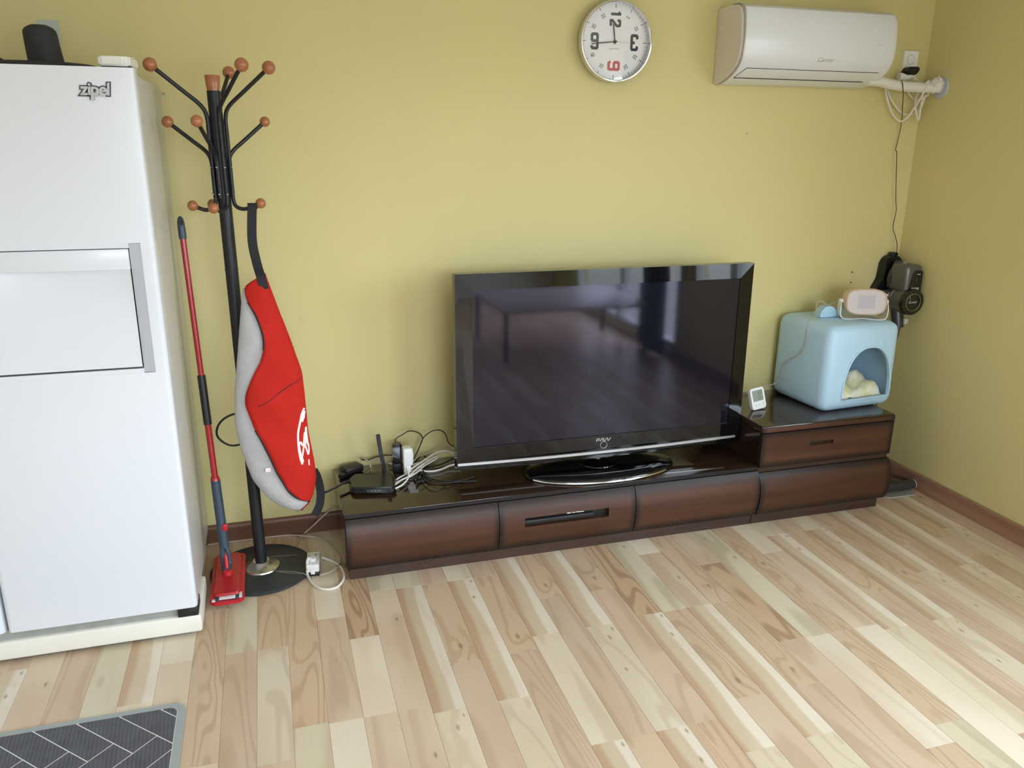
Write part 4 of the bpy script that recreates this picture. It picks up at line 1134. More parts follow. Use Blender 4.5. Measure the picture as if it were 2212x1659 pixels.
bm = BM(); lathe(bm, [(0, .0205), (.0055, .0205), (.0055, .030), (.003, .032), (0, .032)], 20, kM); part(bm, 'hub', 'ink_black', clk)
bm = BM(); lathe(bm, [(0, .0425), (.1412, .0425), (.1412, .0435), (0, .0435)], 64, kM); part(bm, 'cover_glass', 'clock_glass', clk, smooth=False)

# ------------------------------------------------------------------ air conditioner
AX0, AX1 = 1.822, 2.552
ac = thing('air_conditioner', 'white wall-mounted air conditioner beside the wall clock', 'air conditioner', (2.18, 0, 1.807))
PR = [(-.003, 2.098), (-.10, 2.100), (-.150, 2.096), (-.176, 2.082), (-.190, 2.055), (-.198, 2.00), (-.200, 1.952), (-.193, 1.905), (-.175, 1.872), (-.140, 1.845), (-.100, 1.826), (-.062, 1.813), (-.030, 1.808), (-.003, 1.807)]
def ac_prof(k, sh=0.0): return [(-.003+(y+.003)*k, 1.953+(z-1.953)*(1-(1-k)*.5)+sh) for y, z in PR]
bm = BM(); rows = []
for x, k in ((AX0+.010, 1.0), (AX1-.03, 1.0), (AX1-.013, .985), (AX1-.004, .95), (AX1, .90)):
    rows.append([bm.verts.new((x, y, z)) for y, z in ac_prof(k)])
for a_, b_ in zip(rows[:-1], rows[1:]):
    for i in range(len(PR)): bm.faces.new((a_[i], a_[(i+1) % len(PR)], b_[(i+1) % len(PR)], b_[i]))
bm.faces.new(rows[0]); bm.faces.new(rows[-1][::-1])
shell = part(bm, 'housing', 'ac_white', ac, angle=32)
bm = BM(); rows = [[bm.verts.new((x, y, z)) for y, z in ac_prof(k)] for x, k in ((AX0-.0, .955), (AX0-.002, .94))]
rows.append([bm.verts.new((AX0+.012, y, z)) for y, z in ac_prof(.96)])
n = len(PR)
for a_, b_ in ((rows[2], rows[0]), (rows[0], rows[1])):
    for i in range(n): bm.faces.new((a_[i], a_[(i+1) % n], b_[(i+1) % n], b_[i]))
bm.faces.new(rows[1])
part(bm, 'end_cap', 'ac_cream', ac, angle=30)
bm = BM(); tube(bm, [(AX0+.008, y, z) for y, z in ac_prof(1.003)[1:-1]], .003, 8, 4); part(bm, 'edge_trim', 'vac_lite', ac)
def ac_y(z):        # front surface depth at height z
    f = PR[3:]
    for (ya, za), (yb, zb) in zip(f[:-1], f[1:]):
        if za >= z >= zb: return ya+(yb-ya)*(za-z)/(za-zb)
    return f[-1][0]
def seam(pts, r):
    bm = BM(); tube(bm, [(x, ac_y(z)-.0002, z) for x, z in pts], r, 6, 0); part(bm, 'louvre_gap', 'gap_black', shell)
seam([(1.872, 1.862), (2.498, 1.862)], .0014); seam([(1.872, 1.862), (1.858, 1.845), (1.850, 1.829)], .0014); seam([(1.850, 1.829), (2.470, 1.829)], .0022)
M = basis((2.212, ac_y(1.900)-.0012, 1.900), (1, 0, 0), (0, -.38, .925), (0, -.925, -.38))
part(text_bm('Carrier', .0255, M, .0002, .0, 1.0, .35, 1.0), 'logo_lettering', 'ac_grey_print', shell, smooth=False)
for xx in (2.452, 2.464):
    bm = BM(); lathe(bm, [(0, 0), (.0018, 0), (.0018, .0008), (0, .0008)], 10, basis((xx, ac_y(1.965)-.0002, 1.965), (1, 0, 0), (0, 0, 1), (0, -1, 0))); part(bm, 'indicator', 'ac_grey_print', shell)

# insulated pipe to the hole in the right wall, wall cover
bm = BM(); tube(bm, [(2.50, -.095, 1.838), (2.57, -.095, 1.834), (2.62, -.093, 1.826), (2.70, -.092, 1.818), (2.78, -.094, 1.816), (2.85, -.10, 1.816), (2.884, -.103, 1.817)], .0215, 16, 5)
pp = thing('insulated_pipe', 'white wrapped air-conditioner pipe running into the right-hand wall', 'pipe', (2.7, -.095, 1.80))
part(bm, 'wrapped_tube', 'tape_white', pp)
random.seed(11); bm = BM(); ball(bm, (2.852, -.112, 1.826), .030, 14, 9, (.8, 1, 1.05))
for v in bm.verts: v.co += Vector((random.uniform(-1, 1), random.uniform(-1, 1), random.uniform(-1, 1)))*.0065
vt = max(bm.verts, key=lambda v: v.co.z); vt.co += Vector((.004, -.01, .016))
part(bm, 'crumpled_sleeve', 'tape_white', pp, smooth=False)
bm = BM(); lathe(bm, [(0, 0), (.046, 0), (.044, .005), (.030, .007), (0, .007)], 32, basis((XR-.0, -.103, 1.816), (0, 1, 0), (0, 0, 1), (-1, 0, 0)))
single(bm, 'wall_cover', 'fridge_trim', 'pale grey round cover where the white pipe enters the wall', 'wall cover')
bm = BM(); ro = thing('wall_outlet', 'white double wall outlet beside the air conditioner', 'outlet', (2.788, 0, 1.87))
prism(bm, rrect(2.750, 2.826, 1.858, 1.972, .004, 3), lambda u, v, d: (u, d, v), -.009, -.0)
pl = part(bm, 'plate', 'white_plastic', ro)
bm = BM(); lathe(bm, [(.0205, .009), (.0195, .0105), (.0185, .009), (.0175, .002), (0, .002)], 28, basis((2.788, 0, 1.936), (1, 0, 0), (0, 0, 1), (0, -1, 0)), cap=False); so = part(bm, 'socket', 'fridge_trim', pl)
for dz in (.008, -.008):
    bm = BM(); lathe(bm, [(0, .0022), (.0026, .0022), (.0026, .003), (0, .003)], 10, basis((2.784, 0, 1.936+dz*.6), (1, 0, 0), (0, 0, 1), (0, -1, 0))); part(bm, 'pin_hole', 'gap_black', so)
cl = thing('coiled_power_cord', 'white power cord of the air conditioner coiled over the pipe', 'cable', (2.70, -.04, 1.66))
bm = BM()
for kk in ('acw1', 'acw2', 'acw3', 'acw4', 'acw5'): tube(bm, CAB[kk], .0038, 8, 6)
part(bm, 'cord', 'cord_white', cl)
bm = BM(); tube(bm, [(2.70, -.05, 1.862), (2.715, -.052, 1.862), (2.74, -.05, 1.858), (2.775, -.045, 1.866)], [.017, .009], 12, 4); part(bm, 'plug', 'white_plastic', cl)
ch = thing('charger', 'black charger plugged into the wall outlet with a thin black cord hanging down', 'charger', (2.77, -.03, 1.87))
bm = BM(); prism(bm, [(2.737, 1.880), (2.754, 1.903), (2.796, 1.904), (2.804, 1.897), (2.802, 1.886), (2.783, 1.868), (2.752, 1.867)], lambda u, v, d: (u, d, v), -.058, -.010)
bmesh.ops.bevel(bm, geom=bm.edges[:], offset=.004, segments=2, affect='EDGES'); part(bm, 'body', 'black_plastic', ch)
bm = BM(); tube(bm, CAB['acblack'], .0017, 6, 6); part(bm, 'cord', 'black_cord', ch)

# small marks of the wall
for i, (x, z) in enumerate(((2.632, .998), (2.632, .9496))):
    bm = BM(); lathe(bm, [(0, 0), (.0042, 0), (.0042, .0006), (0, .0006)], 12, basis((x, 0, z), (1, 0, 0), (0, 0, 1), (0, -1, 0)))
    single(bm, 'screw_hole', 'gap_black', ('upper' if i == 0 else 'lower')+' of two small dark holes in the wall above the blue pet house', 'hole')
bm = BM(); prism(bm, [(-.005, -.006), (.001, -.007), (.006, 0), (.004, .007), (0, .004), (-.003, .002)], lambda u, v, d: (2.0+u, d, 1.6167+v), -.0006, 0)
single(bm, 'wall_stain', 'ac_grey_print', 'small brownish spot on the wall below the air conditioner', 'spot', smooth=False)

# ------------------------------------------------------------------ stick vacuum on its wall dock in the corner
vac = thing('stick_vacuum', 'grey and black stick vacuum cleaner standing in the corner behind the blue pet house', 'vacuum cleaner', (2.80, -.25, 0))
dock = thing('wall_dock', 'black wall dock holding the stick vacuum in the corner', 'wall dock', (2.81, 0, .88))
bm = BM()
poly = [(2.770, .90), (2.735, .885), (2.745, .93), (2.772, .965)] + [(2.822+.048*math.cos(a), 1.035+.042*math.sin(a)) for a in (math.radians(180-12*k) for k in range(16))] + [(2.868, .90)]
prism(bm, poly, lambda u, v, d: (u, d, v), -.052, -.001)
bmesh.ops.bevel(bm, geom=bm.edges[:], offset=.004, segments=2, affect='EDGES')
part(bm, 'back_plate', 'black_satin', dock)
bm = BM(); box(bm, 2.812, 2.842, -.045, -.012, 1.07, 1.090, .003); part(bm, 'cord_inlet', 'black_satin', dock)
bm = BM(); tube(bm, [(2.800, -.085, .935), (2.803, -.088, .985), (2.815, -.092, 1.035), (2.826, -.094, 1.052)], [.030, .034, .030, .016], 18, 5); part(bm, 'grip', 'vac_dark', vac)
bm = BM(); tube(bm, [(2.822, -.105, 1.045), (2.826, -.135, 1.015), (2.83, -.16, .985)], [.016, .013], 14, 4); part(bm, 'trigger_bridge', 'vac_lite', vac)
bm = BM(); box(bm, 2.772, 2.866, -.190, -.080, .920, 1.052, .022, 4); ub = part(bm, 'motor_block', 'vac_grey', vac)
bm = BM(); prism(bm, [(2.792, .93), (2.806, 1.012), (2.812, 1.024), (2.822, 1.028), (2.850, 1.028), (2.860, 1.020), (2.862, .93)], lambda u, v, d: (u, d, v), -.1935, -.188); part(bm, 'control_panel', 'black_gloss', ub, smooth=False)
bm = BM(); box(bm, 2.806, 2.846, -.198, -.190, .938, .950, .003); part(bm, 'latch_button', 'vac_lite', ub)
bm = BM()
for zz in (.986, .978): box(bm, 2.828, 2.8305, -.1945, -.1935, zz, zz+.003)
box(bm, 2.829, 2.845, -.1945, -.1935, 1.008, 1.012)
part(bm, 'panel_marks', 'vac_lite', ub, smooth=False)
vM = basis((2.816, -.07, .884), (1, 0, 0), (0, 0, 1), (0, -1, 0))
bm = BM(); lathe(bm, [(0, 0), (.053, 0), (.055, .01), (.058, .05), (.0615, .11), (.0615, .126)], 48, vM, cap=False); cy = part(bm, 'dust_cup', 'vac_grey', vac)
bm = BM(); lathe(bm, [(.0622, .118), (.0627, .128), (.059, .135), (.041, .138), (.0395, .1345), (0, .1345)], 48, vM, cap=False); fc = part(bm, 'filter_cap', 'black_gloss', vac)
bm = BM(); tube(bm, [vM @ Vector((.0395*math.cos(a), .0395*math.sin(a), .1375)) for a in (2*PI*k/40 for k in range(40))], .0014, 6, 0, True); part(bm, 'silver_ring', 'chrome', fc)
M = vM @ Matrix.Translation((-.001, -.001, .1352)); part(text_bm('CLARK', .012, M, .0003, .0003, 1.25, .15), 'logo_lettering', 'vac_lite', fc, smooth=False)
bm = BM(); tube(bm, [vM @ Vector(p) for p in ((-.018, .004, .1352), (-.017, .014, .1352), (-.018, .022, .1352), (-.021, .029, .1352))], .0007, 5, 4); part(bm, 'scratch_mark', 'vac_lite', fc)
bm = BM(); tube(bm, [vM @ Vector((.0580*math.cos(a), .0580*math.sin(a), .052)) for a in (2*PI*k/40 for k in range(40))], .0016, 6, 0, True); part(bm, 'cup_ring', 'chrome', cy)
bm = BM(); box(bm, 2.745, 2.805, -.12, -.07, .868, .925, .014, 3); part(bm, 'handle_root', 'vac_dark', vac)
bm = BM(); tube(bm, [(2.802, -.125, .86), (2.801, -.14, .80), (2.80, -.155, .755)], [.030, .024], 18, 3); nk = part(bm, 'neck', 'vac_dark', vac)
bm = BM(); box(bm, 2.806, 2.828, -.186, -.168, .775, .805, .005, 3); part(bm, 'tube_button', 'vac_lite', nk)
bm = BM(); tube(bm, [(2.80, -.150, .765), (2.775, -.11, .45), (2.73, -.12, .11)], .0185, 18, 4); part(bm, 'tube', 'vac_grey', vac)
bm = BM(); tube(bm, [(2.73, -.118, .12), (2.735, -.15, .075), (2.75, -.27, .045)], [.022, .019], 16, 4); part(bm, 'elbow', 'vac_dark', vac)
bm = BM(); box(bm, 2.655, 2.845, -.345, -.26, .006, .050, .010, 3); vh = part(bm, 'floor_head', 'black_gloss', vac)
bm = BM(); tube(bm, [(2.67, -.352, .040), (2.838, -.352, .040)], .022, 18, 0); part(bm, 'roller_cover', 'vac_dark', vh)
bm = BM(); prism(bm, rrect(2.66, 2.84, -.395, -.27, .03, 5), lambda u, v, d: (u, v, d), .002, .009); part(bm, 'sole_plate', 'vac_lite', vh)
bm = BM(); tube(bm, [(2.838, -.352, .040), (2.843, -.352, .040)], .0225, 18, 0); part(bm, 'roller_end', 'vac_lite', vh)

# ------------------------------------------------------------------ pale blue pet house
CA = math.radians(4.5); CC = Vector((2.436, -.190, TZ))
cat = thing('pet_house', 'pale blue rounded plastic pet house with an arched doorway on the drawer unit', 'pet house', CC, rotz=CA)
cM = Matrix.Translation(CC) @ Matrix.Rotation(CA, 4, 'Z')
def rbox(hx, hy, z0, z1, r, taper=0.0, seg=6):
    bm = BM(); box(bm, -hx, hx, -hy, hy, z0, z1, r, seg)
    for v in bm.verts:
        k = 1-taper*(v.co.z-z0)/(z1-z0); v.co.x *= k; v.co.y *= k
    return bm
def tmp(bm, name):
    me = bpy.data.meshes.new(name); bmesh.ops.recalc_face_normals(bm, faces=bm.faces[:]); bm.to_mesh(me); bm.free()
    o = bpy.data.objects.new(name, me); COL.objects.link(o); return o
HX, HY, HZ = .199, .180, .384
outer = tmp(rbox(HX, HY, .0, HZ, .046, .012), 'tmp_outer')
inner = tmp(rbox(HX-.010, HY-.010, .010, HZ-.010, .040, .012), 'tmp_inner')
def arch(w, z0, z1, cx, n=28):
    pts = []
    h = z1-z0
    for k in range(n+1):
        t = PI*k/n
        c_, s_ = math.cos(t), math.sin(t)
        pts.append((cx+w*math.copysign(abs(c_)**.85, c_)*(1-.0*s_), z0+h*s_**.80 if s_ > 0 else z0))
    return pts
AW, AZ0, AZ1, ACX = .130, .054, .280, .030
bm = BM(); prism(bm, [(p[0], p[1]) for p in arch(AW, AZ0, AZ1, ACX)], lambda u, v, d: (u, d, v), -.3, -.10); cutter = tmp(bm, 'tmp_cut')
for c_ in (inner, cutter):
    md = outer.modifiers.new('cut', 'BOOLEAN'); md.operation = 'DIFFERENCE'; md.solver = 'EXACT'; md.object = c_
dg = bpy.context.evaluated_depsgraph_get()
me = bpy.data.meshes.new_from_object(outer.evaluated_get(dg))
bm = BM(); bm.from_mesh(me); bmesh.ops.transform(bm, matrix=cM, verts=bm.verts[:])
for o in (outer, inner, cutter): bpy.data.objects.remove(o)
sh = part(bm, 'shell', 'blue_plastic', cat, angle=40)
yf = lambda z: -HY*(1-.012*z/HZ)-.0015
bm = BM(); ap = arch(AW+.004, AZ0-.004, AZ1+.004, ACX, 40)
tube(bm, [cM @ Vector((x, yf(z), z)) for x, z in ap], .0045, 8, 0, True); part(bm, 'door_rim', 'blue_plastic', sh)
def ear(x, y):
    bm = BM(); poly = [(.046*math.cos(t), .058*math.sin(t)**.8 if math.sin(t) > 0 else 0) for t in (PI*k/20 for k in range(21))]
    poly = [(u, v-.006) for u, v in poly]
    e = Matrix.Translation((x, y, HZ)) @ Matrix.Rotation(math.radians(-4), 4, 'Z')
    prism(bm, poly, lambda u, v, d: tuple(cM @ e @ Vector((u, d, v))), -.020, .020)
    bmesh.ops.bevel(bm, geom=bm.edges[:], offset=.009, segments=3, affect='EDGES')
    part(bm, 'ear', 'blue_plastic_ear', cat, angle=50)
ear(-.062, .018); 
bm = BM()
for ex in (-.07, .085):
    c_ = cM @ Vector((ex, yf(.30)+.0008, .302)); bm = BM(); ball(bm, c_, .013, 14, 8, (1, .12, 1)); part(bm, 'eye_dimple', 'blue_plastic', sh)
# crumpled cloth lying inside
bm = BM(); n = 30; random.seed(9); g_ = []
for i in range(n+1):
    row = []
    for j in range(n+1):
        u, v = i/n*2-1, j/n*2-1
        d = max(abs(u), abs(v))
        z = .030+.085*(1-d**8)+.012*math.sin(u*7+v*3)+.010*math.sin(v*11-u*4+1)+.012*math.cos(u*3+v*6)+random.uniform(-.003, .003)
        row.append(bm.verts.new(cM @ Vector((u*.172, v*.155, max(.0125, z)))))
    g_.append(row)
for i in range(n):
    for j in range(n): bm.faces.new((g_[i][j], g_[i+1][j], g_[i+1][j+1], g_[i][j+1]))
single(bm, 'blanket', 'crumpled_cloth', 'crumpled pale green and white blanket inside the blue pet house', 'blanket', angle=70)

# ------------------------------------------------------------------ small fan heater on the pet house
ZT = TZ+HZ
ha = math.atan2(-.07, .17)
hM = Matrix.Translation((2.505, -.250, ZT)) @ Matrix.Rotation(ha, 4, 'Z')
ht = thing('fan_heater', 'small peach and white oval fan heater with a tilting stand on the blue pet house', 'heater', (2.505, -.250, ZT), rotz=ha)
tilt = Matrix.Translation((0, 0, .078)) @ Matrix.Rotation(math.radians(-6), 4, 'X')
def sup(a_, b_, e=.62, n=48): return [(a_*math.copysign(abs(math.cos(t))**e, math.cos(t)), b_*math.copysign(abs(math.sin(t))**e, math.sin(t))) for t in (2*PI*k/n for k in range(n))]
bm = BM(); rows = []
for y, k in ((.055, .72), (.050, .84), (.035, .95), (.0, 1.0), (-.035, .99), (-.045, .965), (-.0475, .93), (-.0455, .905), (-.042, .895)):
    rows.append([bm.verts.new(hM @ tilt @ Vector((p[0], y, p[1]))) for p in sup(.088*k, .058*k)])
for a_, b_ in zip(rows[:-1], rows[1:]):
    for k in range(48): bm.faces.new((a_[k], a_[(k+1) % 48], b_[(k+1) % 48], b_[k]))
bm.faces.new(rows[0]); hb = part(bm, 'housing', 'pink_plastic', ht, angle=60)
bm = BM(); vs = [bm.verts.new(hM @ tilt @ Vector((p[0], -.0425, p[1]))) for p in sup(.081, .053)]; vs2 = [bm.verts.new(hM @ tilt @ Vector((p[0], -.040, p[1]))) for p in sup(.081, .053)]
bm.faces.new(vs)
for k in range(48): bm.faces.new((vs[k], vs[(k+1) % 48], vs2[(k+1) % 48], vs2[k]))
part(bm, 'grille', 'heater_grille', hb, smooth=False)
bm = BM(); box(bm, -.036, .036, -.0432, -.0424, -.029, .029, 0, 2, hM @ tilt); part(bm, 'heating_core', 'heater_core', hb, smooth=False)
bm = BM(); box(bm, .050, .082, -.02, .02, .046, .052, .002, 2, hM @ tilt @ Matrix.Rotation(math.radians(14), 4, 'Y') @ Matrix.Translation((.004, 0, .004))); part(bm, 'switch_flap', 'pink_plastic', hb)
bm = BM()
pts = [(-.098, .082), (-.100, .060), (-.100, .030), (-.096, .012), (-.082, .003), (-.04, .0032), (0, .006), (.04, .0032), (.082, .003), (.096, .012), (.100, .030), (.100, .060), (.098, .082)]
P_ = catmull([Vector((x, 0, z)) for x, z in pts], 5); rr = []
for i, p in enumerate(P_):
    d = (P_[min(len(P_)-1, i+1)]-P_[max(0, i-1)]).normalized(); nn = Vector((-d.z, 0, d.x))
    w = .030 if p.z < .05 else .030-.016*(p.z-.05)/.032
    rr.append([bm.verts.new(hM @ (p+nn*sx*.0016+Vector((0, sy*w, 0)))) for sx, sy in ((-1, -1), (1, -1), (1, 1), (-1, 1))])
for a_, b_ in zip(rr[:-1], rr[1:]):
    for k in range(4): bm.faces.new((a_[k], a_[(k+1) % 4], b_[(k+1) % 4], b_[k]))
bm.faces.new(rr[0][::-1]); bm.faces.new(rr[-1]); part(bm, 'stand', 'white_plastic', ht, angle=50)
for s in (-1, 1):
    bm = BM(); tube(bm, [hM @ Vector((s*.084, 0, .078)), hM @ Vector((s*.104, 0, .078))], .010, 16, 0); part(bm, 'pivot_knob', 'white_plastic', ht)
bm = BM()
hc = [hM @ Vector((-.094, .035, .072)), (2.39, -.165, .885), (2.37, -.15, .898), (2.345, -.145, .893), cM @ Vector((-.118, .02, HZ+.012)), cM @ Vector((-.140, .005, HZ+.004)), cM @ Vector((-.172, -.01, HZ-.006)), cM @ Vector((-.193, -.025, HZ-.030)), cM @ Vector((-.201, -.035, HZ-.07)), cM @ Vector((-.202, -.032, HZ-.11)), cM @ Vector((-.202, .0, HZ-.16)), cM @ Vector((-.202, .075, HZ-.21)), cM @ Vector((-.202, .098, HZ-.25)), cM @ Vector((-.203, .10, HZ-.29)), (2.215, -.085, TZ+.06), (2.165, -.06, TZ+.03), (2.125, -.05, TZ+.005), (2.10, -.03, TZ+.005)]
tube(bm, hc, .0021, 8, 6); part(bm, 'cord', 'cord_grey', ht, label='thin grey cord over the side of the pet house')

# ------------------------------------------------------------------ thermometer-hygrometer
hg = thing('hygrometer', 'small white digital hygrometer with a grey display on the drawer unit', 'hygrometer', (2.028, -.255, TZ))
gM = Matrix.Translation((2.026, -.253, TZ+.0012)) @ Matrix.Rotation(math.radians(10), 4, 'Z') @ Matrix.Rotation(math.radians(-5), 4, 'Y') @ Matrix.Rotation(math.radians(-16), 4, 'X')
gm = lambda u, v, d: tuple(gM @ Vector((u, -d, v)))
bm = BM(); prism(bm, rrect(-.039, .039, .003, .097, .010, 5), gm, -.010, .006)
bmesh.ops.bevel(bm, geom=[e for e in bm.edges if e.calc_length() > .0001], offset=.0022, segments=2, affect='EDGES'); hb = part(bm, 'case', 'white_plastic', hg)
bm = BM(); box(bm, -.027, .027, -.0068, -.0058, .040, .086, 0, 2, gM); lc = part(bm, 'display', 'lcd', hb, smooth=False)
bm = BM()
for q in ((-.0275, .0275, .0855, .0868), (-.0275, .0275, .0390, .0400), (-.0280, -.0268, .039, .0868), (.0268, .0280, .039, .0868)): box(bm, q[0], q[1], -.0072, -.0058, q[2], q[3], 0, 2, gM)
part(bm, 'display_edge', 'ink_grey', lc, smooth=False)
SEG = {'5': 'afgcd', '6': 'afgedc', '8': 'abcdefg'}
def digit(bm, ch, x, z, w, h):
    t = .0013
    R = {'a': (0, w, h-t, h), 'g': (0, w, h/2-t/2, h/2+t/2), 'd': (0, w, 0, t), 'f': (0, t, h/2, h), 'b': (w-t, w, h/2, h), 'e': (0, t, 0, h/2), 'c': (w-t, w, 0, h/2)}
    for s in SEG[ch]:
        q = R[s]; box(bm, x+q[0], x+q[1], -.0072, -.0066, z+q[2], z+q[3], 0, 2, gM)
bm = BM(); digit(bm, '6', .003, .066, .009, .0165); digit(bm, '6', .0165, .066, .006, .011); box(bm, .0135, .0148, -.0072, -.0066, .066, .0673, 0, 2, gM)
digit(bm, '5', -.005, .0435, .009, .0175); digit(bm, '6', .009, .0435, .009, .0175)
part(bm, 'display_digits', 'lcd_ink', lc, smooth=False)
for xx in (-.019, .001, .021):
    bm = BM(); lathe(bm, [(0, .0060), (.0062, .0060), (.0060, .0072), (0, .0074)], 18, gM @ basis((xx, 0, .024), (1, 0, 0), (0, 0, 1), (0, -1, 0))); b_ = part(bm, 'button', 'white_plastic', hb)
    bm = BM(); box(bm, xx-.004, xx+.004, -.0080, -.0072, .0236, .0246, 0, 2, gM); part(bm, 'button_mark', 'ink_grey', b_, smooth=False)
bm = BM(); box(bm, -.012, .012, .012, .050, .0005, .004, .001, 2, Matrix.Translation((2.026, -.253, TZ)) @ Matrix.Rotation(math.radians(10), 4, 'Z')); part(bm, 'prop_foot', 'white_plastic', hg)

# ------------------------------------------------------------------ router, adapters and cables on the low cabinet
rt = thing('router', 'black wireless router with two stick antennas on the left end of the low cabinet', 'router', (.318, -.225, LZ))
bm = BM(); prism(bm, [(.232, -.275), (.240, -.288), (.385, -.322), (.402, -.312), (.412, -.215), (.400, -.155), (.262, -.150), (.238, -.185)], lambda u, v, d: (u, v, d), LZ+.003, LZ+.031)
bmesh.ops.bevel(bm, geom=bm.edges[:], offset=.007, segments=3, affect='EDGES'); rb = part(bm, 'case', 'router_black', rt, angle=45)
bm = BM()
for q in range(4):
    t = q/3; x = .296+.044*t; ball(bm, (x, -.3022-.010*t, LZ+.018), .0018, 8, 6)
part(bm, 'status_light', 'vac_lite', rb)
bm = BM(); ribbon(bm, [(.381, -.156, LZ+.022), (.380, -.157, LZ+.055), (.370, -.157, LZ+.12), (.362, -.157, .463)], (1, 0, 0), .0165, .006, 4)
bmesh.ops.bevel(bm, geom=bm.edges[:], offset=.0015, segments=2, affect='EDGES'); part(bm, 'antenna', 'black_satin', rt, angle=50)
bm = BM(); tube(bm, [(.372, -.157, LZ+.020), (.392, -.157, LZ+.020)], .011, 12, 0); part(bm, 'antenna_hinge', 'black_satin', rt)
bm = BM(); ribbon(bm, [(.238, -.205, LZ+.026), (.215, -.222, LZ+.027), (.172, -.262, LZ+.026), (.138, -.292, LZ+.026)], (.6, -.8, .3), .016, .006, 4)
bmesh.ops.bevel(bm, geom=bm.edges[:], offset=.0015, segments=2, affect='EDGES'); part(bm, 'antenna', 'black_satin', rt, angle=50)
bm = BM(); tube(bm, CAB['thinR'], .0012, 6, 5); part(bm, 'thin_lead', 'black_cord', rt)
ad = thing('power_brick', 'black power brick lying at the left rear corner of the low cabinet', 'power adapter', (.262, -.06, LZ))
bm = BM(); box(bm, -.042, .042, -.026, .026, 0, .030, .006, 3, Matrix.Translation((.262, -.062, LZ+.001)) @ Matrix.Rotation(math.radians(28), 4, 'Z')); part(bm, 'brick', 'black_plastic', ad)
bm = BM(); box(bm, -.018, .018, -.012, .012, 0, .018, .004, 2, Matrix.Translation((.222, -.105, LZ+.001)) @ Matrix.Rotation(math.radians(50), 4, 'Z')); part(bm, 'plug', 'black_plastic', ad)
bm = BM(); tube(bm, CAB['blackA'], .0022, 8, 5); part(bm, 'cord', 'black_cord', ad)
bm = BM(); prism(bm, rrect(.423, .461, .312, .396, .011, 5), lambda u, v, d: (u+(.35-v)*-.05, d, v), -.118, -.082)
bmesh.ops.bevel(bm, geom=bm.edges[:], offset=.005, segments=3, affect='EDGES')
ba = thing('upright_adapter', 'glossy black plug adapter standing upright behind the router', 'power adapter', (.442, -.10, LZ)); part(bm, 'body', 'black_gloss', ba)
bm = BM(); box(bm, .425, .462, -.115, -.075, LZ, .315, .004); part(bm, 'plug_block', 'black_plastic', ba)
bm = BM(); tube(bm, CAB['blackloop1'], .0022, 8, 6); part(bm, 'cord', 'black_cord', ba)
wa = thing('white_adapter', 'white plug adapter standing beside the black upright adapter', 'power adapter', (.478, -.15, LZ))
bm = BM(); box(bm, .459, .496, -.166, -.118, .318, .392, .005, 3); wb = part(bm, 'body', 'white_plastic', wa)
bm = BM(); lathe(bm, [(0, 0), (.034, 0), (.034, .018), (0, .018)], 28, basis((.482, -.138, .350), (0, 1, 0), (0, 0, 1), (1, 0, 0)) @ Matrix.Diagonal((.62, 1.0, 1, 1))); part(bm, 'round_back', 'white_plastic', wb)
bm = BM(); box(bm, .462, .490, -.160, -.125, LZ, .320, .004); part(bm, 'plug_block', 'white_plastic', wa)
bm = BM(); tube(bm, CAB['white2'], .0036, 8, 6); part(bm, 'cord', 'cord_white', wa)
cb = thing('bundled_cable', 'white cable folded into a tied bundle left of the television', 'cable', (.50, -.18, LZ))
bm = BM()
for kk in ('white1', 'white3', 'white4'): tube(bm, CAB[kk], .0036, 8, 6)
part(bm, 'cord', 'cord_white', cb)
c_ = Vector(CAB['white4'][3]); bm = BM(); tube(bm, [c_+Vector((.004*math.cos(t), .016*math.cos(t), .012*math.sin(t)-.002)) for t in (2*PI*k/12 for k in range(12))], .0012, 6, 2, True); part(bm, 'tie', 'vac_lite', cb)
cord('blackloop2', .0022, 'black_cord', 'signal_cable', 'thin black cable arching along the wall into the left side of the television')
cord('white5', .0042, 'cord_white', 'signal_cable', 'flat white cable running right into the television lower left corner')
cord('white6', .0042, 'cord_white', 'signal_cable', 'short white cable passing behind the white plug adapter')
cord('greyA', .0030, 'cord_beige', 'signal_cable', 'pale cable end curling up and over behind the router')
cord('greyC', .0030, 'cord_beige', 'signal_cable', 'pale cable lying against the wall behind the router antenna')
cord('greyB', .0018, 'cord_grey', 'signal_cable', 'thin grey cable rising along the wall to the television')
cord('blackB', .0028, 'black_cord', 'signal_cable', 'black cable curving forward under the left corner of the television')
cord('blackC', .0034, 'black_cord', 'signal_cable', 'thick black cable lying in front under the television edge')
cord('blackD', .0028, 'black_cord', 'signal_cable', 'black cable coiling behind the tied white bundle')
cord('blackE', .0026, 'black_cord', 'signal_cable', 'black cable snaking from the router towards the television back')
cord('blackF', .0030, 'black_cord', 'signal_cable', 'short black cable looped right of the router')
cord('blackG', .0016, 'black_cord', 'signal_cable', 'thin dark cable hanging in a low arc on the cabinet top')

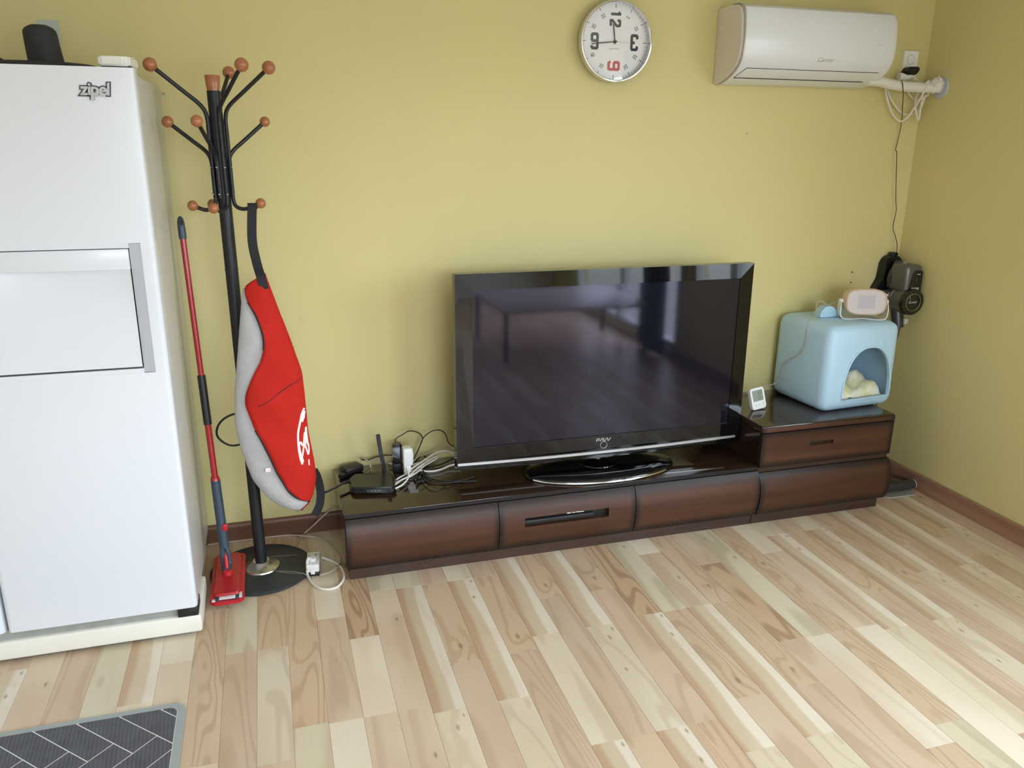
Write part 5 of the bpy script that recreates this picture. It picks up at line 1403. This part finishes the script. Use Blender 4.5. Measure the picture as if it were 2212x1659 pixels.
# ------------------------------------------------------------------ kitchen mat
mat_ = thing('floor_mat', 'dark grey herringbone floor mat with a pale grey border at lower left', 'mat', (-.8, -1.3, 0))
MX0, MX1, MY0, MY1 = -1.32, -.3245, -1.50, -1.004
bm = BM(); prism(bm, rrect(MX0, MX1, MY0, MY1, .042, 8), lambda u, v, d: (u, v, d), .0005, .0055); part(bm, 'border', 'mat_grey', mat_, smooth=False)
IX0, IX1, IY0, IY1 = MX0+.022, MX1-.022, MY0+.022, MY1-.020
bm = BM(); prism(bm, rrect(IX0, IX1, IY0, IY1, .024, 8), lambda u, v, d: (u, v, d), .0050, .0062); ins = part(bm, 'printed_field', 'mat_line', mat_, smooth=False)
clipper = rrect(IX0+.001, IX1-.001, IY0+.001, IY1-.001, .024, 8)
def clip(poly, cl):
    out = poly
    n = len(cl)
    for i in range(n):
        a_, b_ = cl[i], cl[(i+1) % n]
        if (a_[0]-b_[0])**2+(a_[1]-b_[1])**2 < 1e-12: continue
        f = lambda p: (b_[0]-a_[0])*(p[1]-a_[1])-(b_[1]-a_[1])*(p[0]-a_[0])
        new = []
        for j in range(len(out)):
            p, q = out[j], out[(j+1) % len(out)]; fp, fq = f(p), f(q)
            if fp >= 0: new.append(p)
            if fp*fq < 0:
                t = fp/(fp-fq); new.append((p[0]+(q[0]-p[0])*t, p[1]+(q[1]-p[1])*t))
        out = new
        if len(out) < 3: return []
    return out
w_ = .0772; nb = 3; gp = .0032; c45 = math.sqrt(.5); ox, oy = -.718+.0, -1.027
def toW(i, j): return (ox+(i*w_)*c45-(j*w_)*c45*-1*0+(j*w_)*c45, oy-(i*w_)*c45+(j*w_)*c45)
g2 = gp/w_/2
for i in range(-26, 26):
    for j in range(-26, 26):
        d = (i-j) % (2*nb)
        if d == 0: q = (i+g2, i+nb-g2, j+g2, j+1-g2)
        elif d == 2*nb-1: q = (i+g2, i+1-g2, j+g2, j+nb-g2)
        else: continue
        poly = [toW(q[0], q[2]), toW(q[1], q[2]), toW(q[1], q[3]), toW(q[0], q[3])]
        cxm = sum(p[0] for p in poly)/4; cym = sum(p[1] for p in poly)/4
        if not (MX0-.2 < cxm < MX1+.2 and MY0-.2 < cym < MY1+.2): continue
        ar = sum(poly[k][0]*poly[(k+1) % 4][1]-poly[(k+1) % 4][0]*poly[k][1] for k in range(4))
        if ar < 0: poly = poly[::-1]
        cp = clip(poly, clipper)
        if len(cp) < 3: continue
        bm = BM(); 
        cc = []
        for p in cp:
            if not cc or (p[0]-cc[-1][0])**2+(p[1]-cc[-1][1])**2 > 1e-10: cc.append(p)
        if len(cc) < 3: continue
        prism(bm, cc, lambda u, v, d: (u, v, d), .0060, .0068)
        part(bm, 'herringbone_block', 'mat_slate', ins, smooth=False)

# ------------------------------------------------------------------ behind the camera: what the television reflects
tb = thing('low_table', 'low pale table by the balcony window, seen only mirrored in the television', 'table', (2.25, -3.35, 0))
bm = BM(); box(bm, 1.60, 2.76, -3.80, -2.92, .372, .396, .004); part(bm, 'table_top', 'table_top', tb)
for x in (1.62, 2.74):
    for y in (-3.78, -2.94):
        bm = BM(); box(bm, x-.014, x+.014, y-.014, y+.014, 0, .372); part(bm, 'leg', 'black_metal', tb, smooth=False)
cu = thing('window_curtain', 'dark curtain beside the balcony window, seen only mirrored in the television', 'curtain', (2.80, -2.72, 0))
bm = BM(); nn = 60; lo_, hi_ = [], []
for i in range(nn+1):
    t = i/nn; y = -3.20+.44*t; x = 2.80+.028*math.sin(t*2*PI*6); 
    lo_.append(bm.verts.new((x+.01*math.sin(t*9), y, .03))); hi_.append(bm.verts.new((x, y, 2.25)))
for i in range(nn): bm.faces.new((lo_[i], lo_[i+1], hi_[i+1], hi_[i]))
c_ = part(bm, 'drape', 'curtain_cloth', cu, angle=80); md = c_.modifiers.new('thick', 'SOLIDIFY'); md.thickness = .003
bm = BM(); tube(bm, [(2.80, -5.0, 2.265), (2.80, -2.5, 2.265)], .012, 12, 0); part(bm, 'rail', 'frame_white', cu)
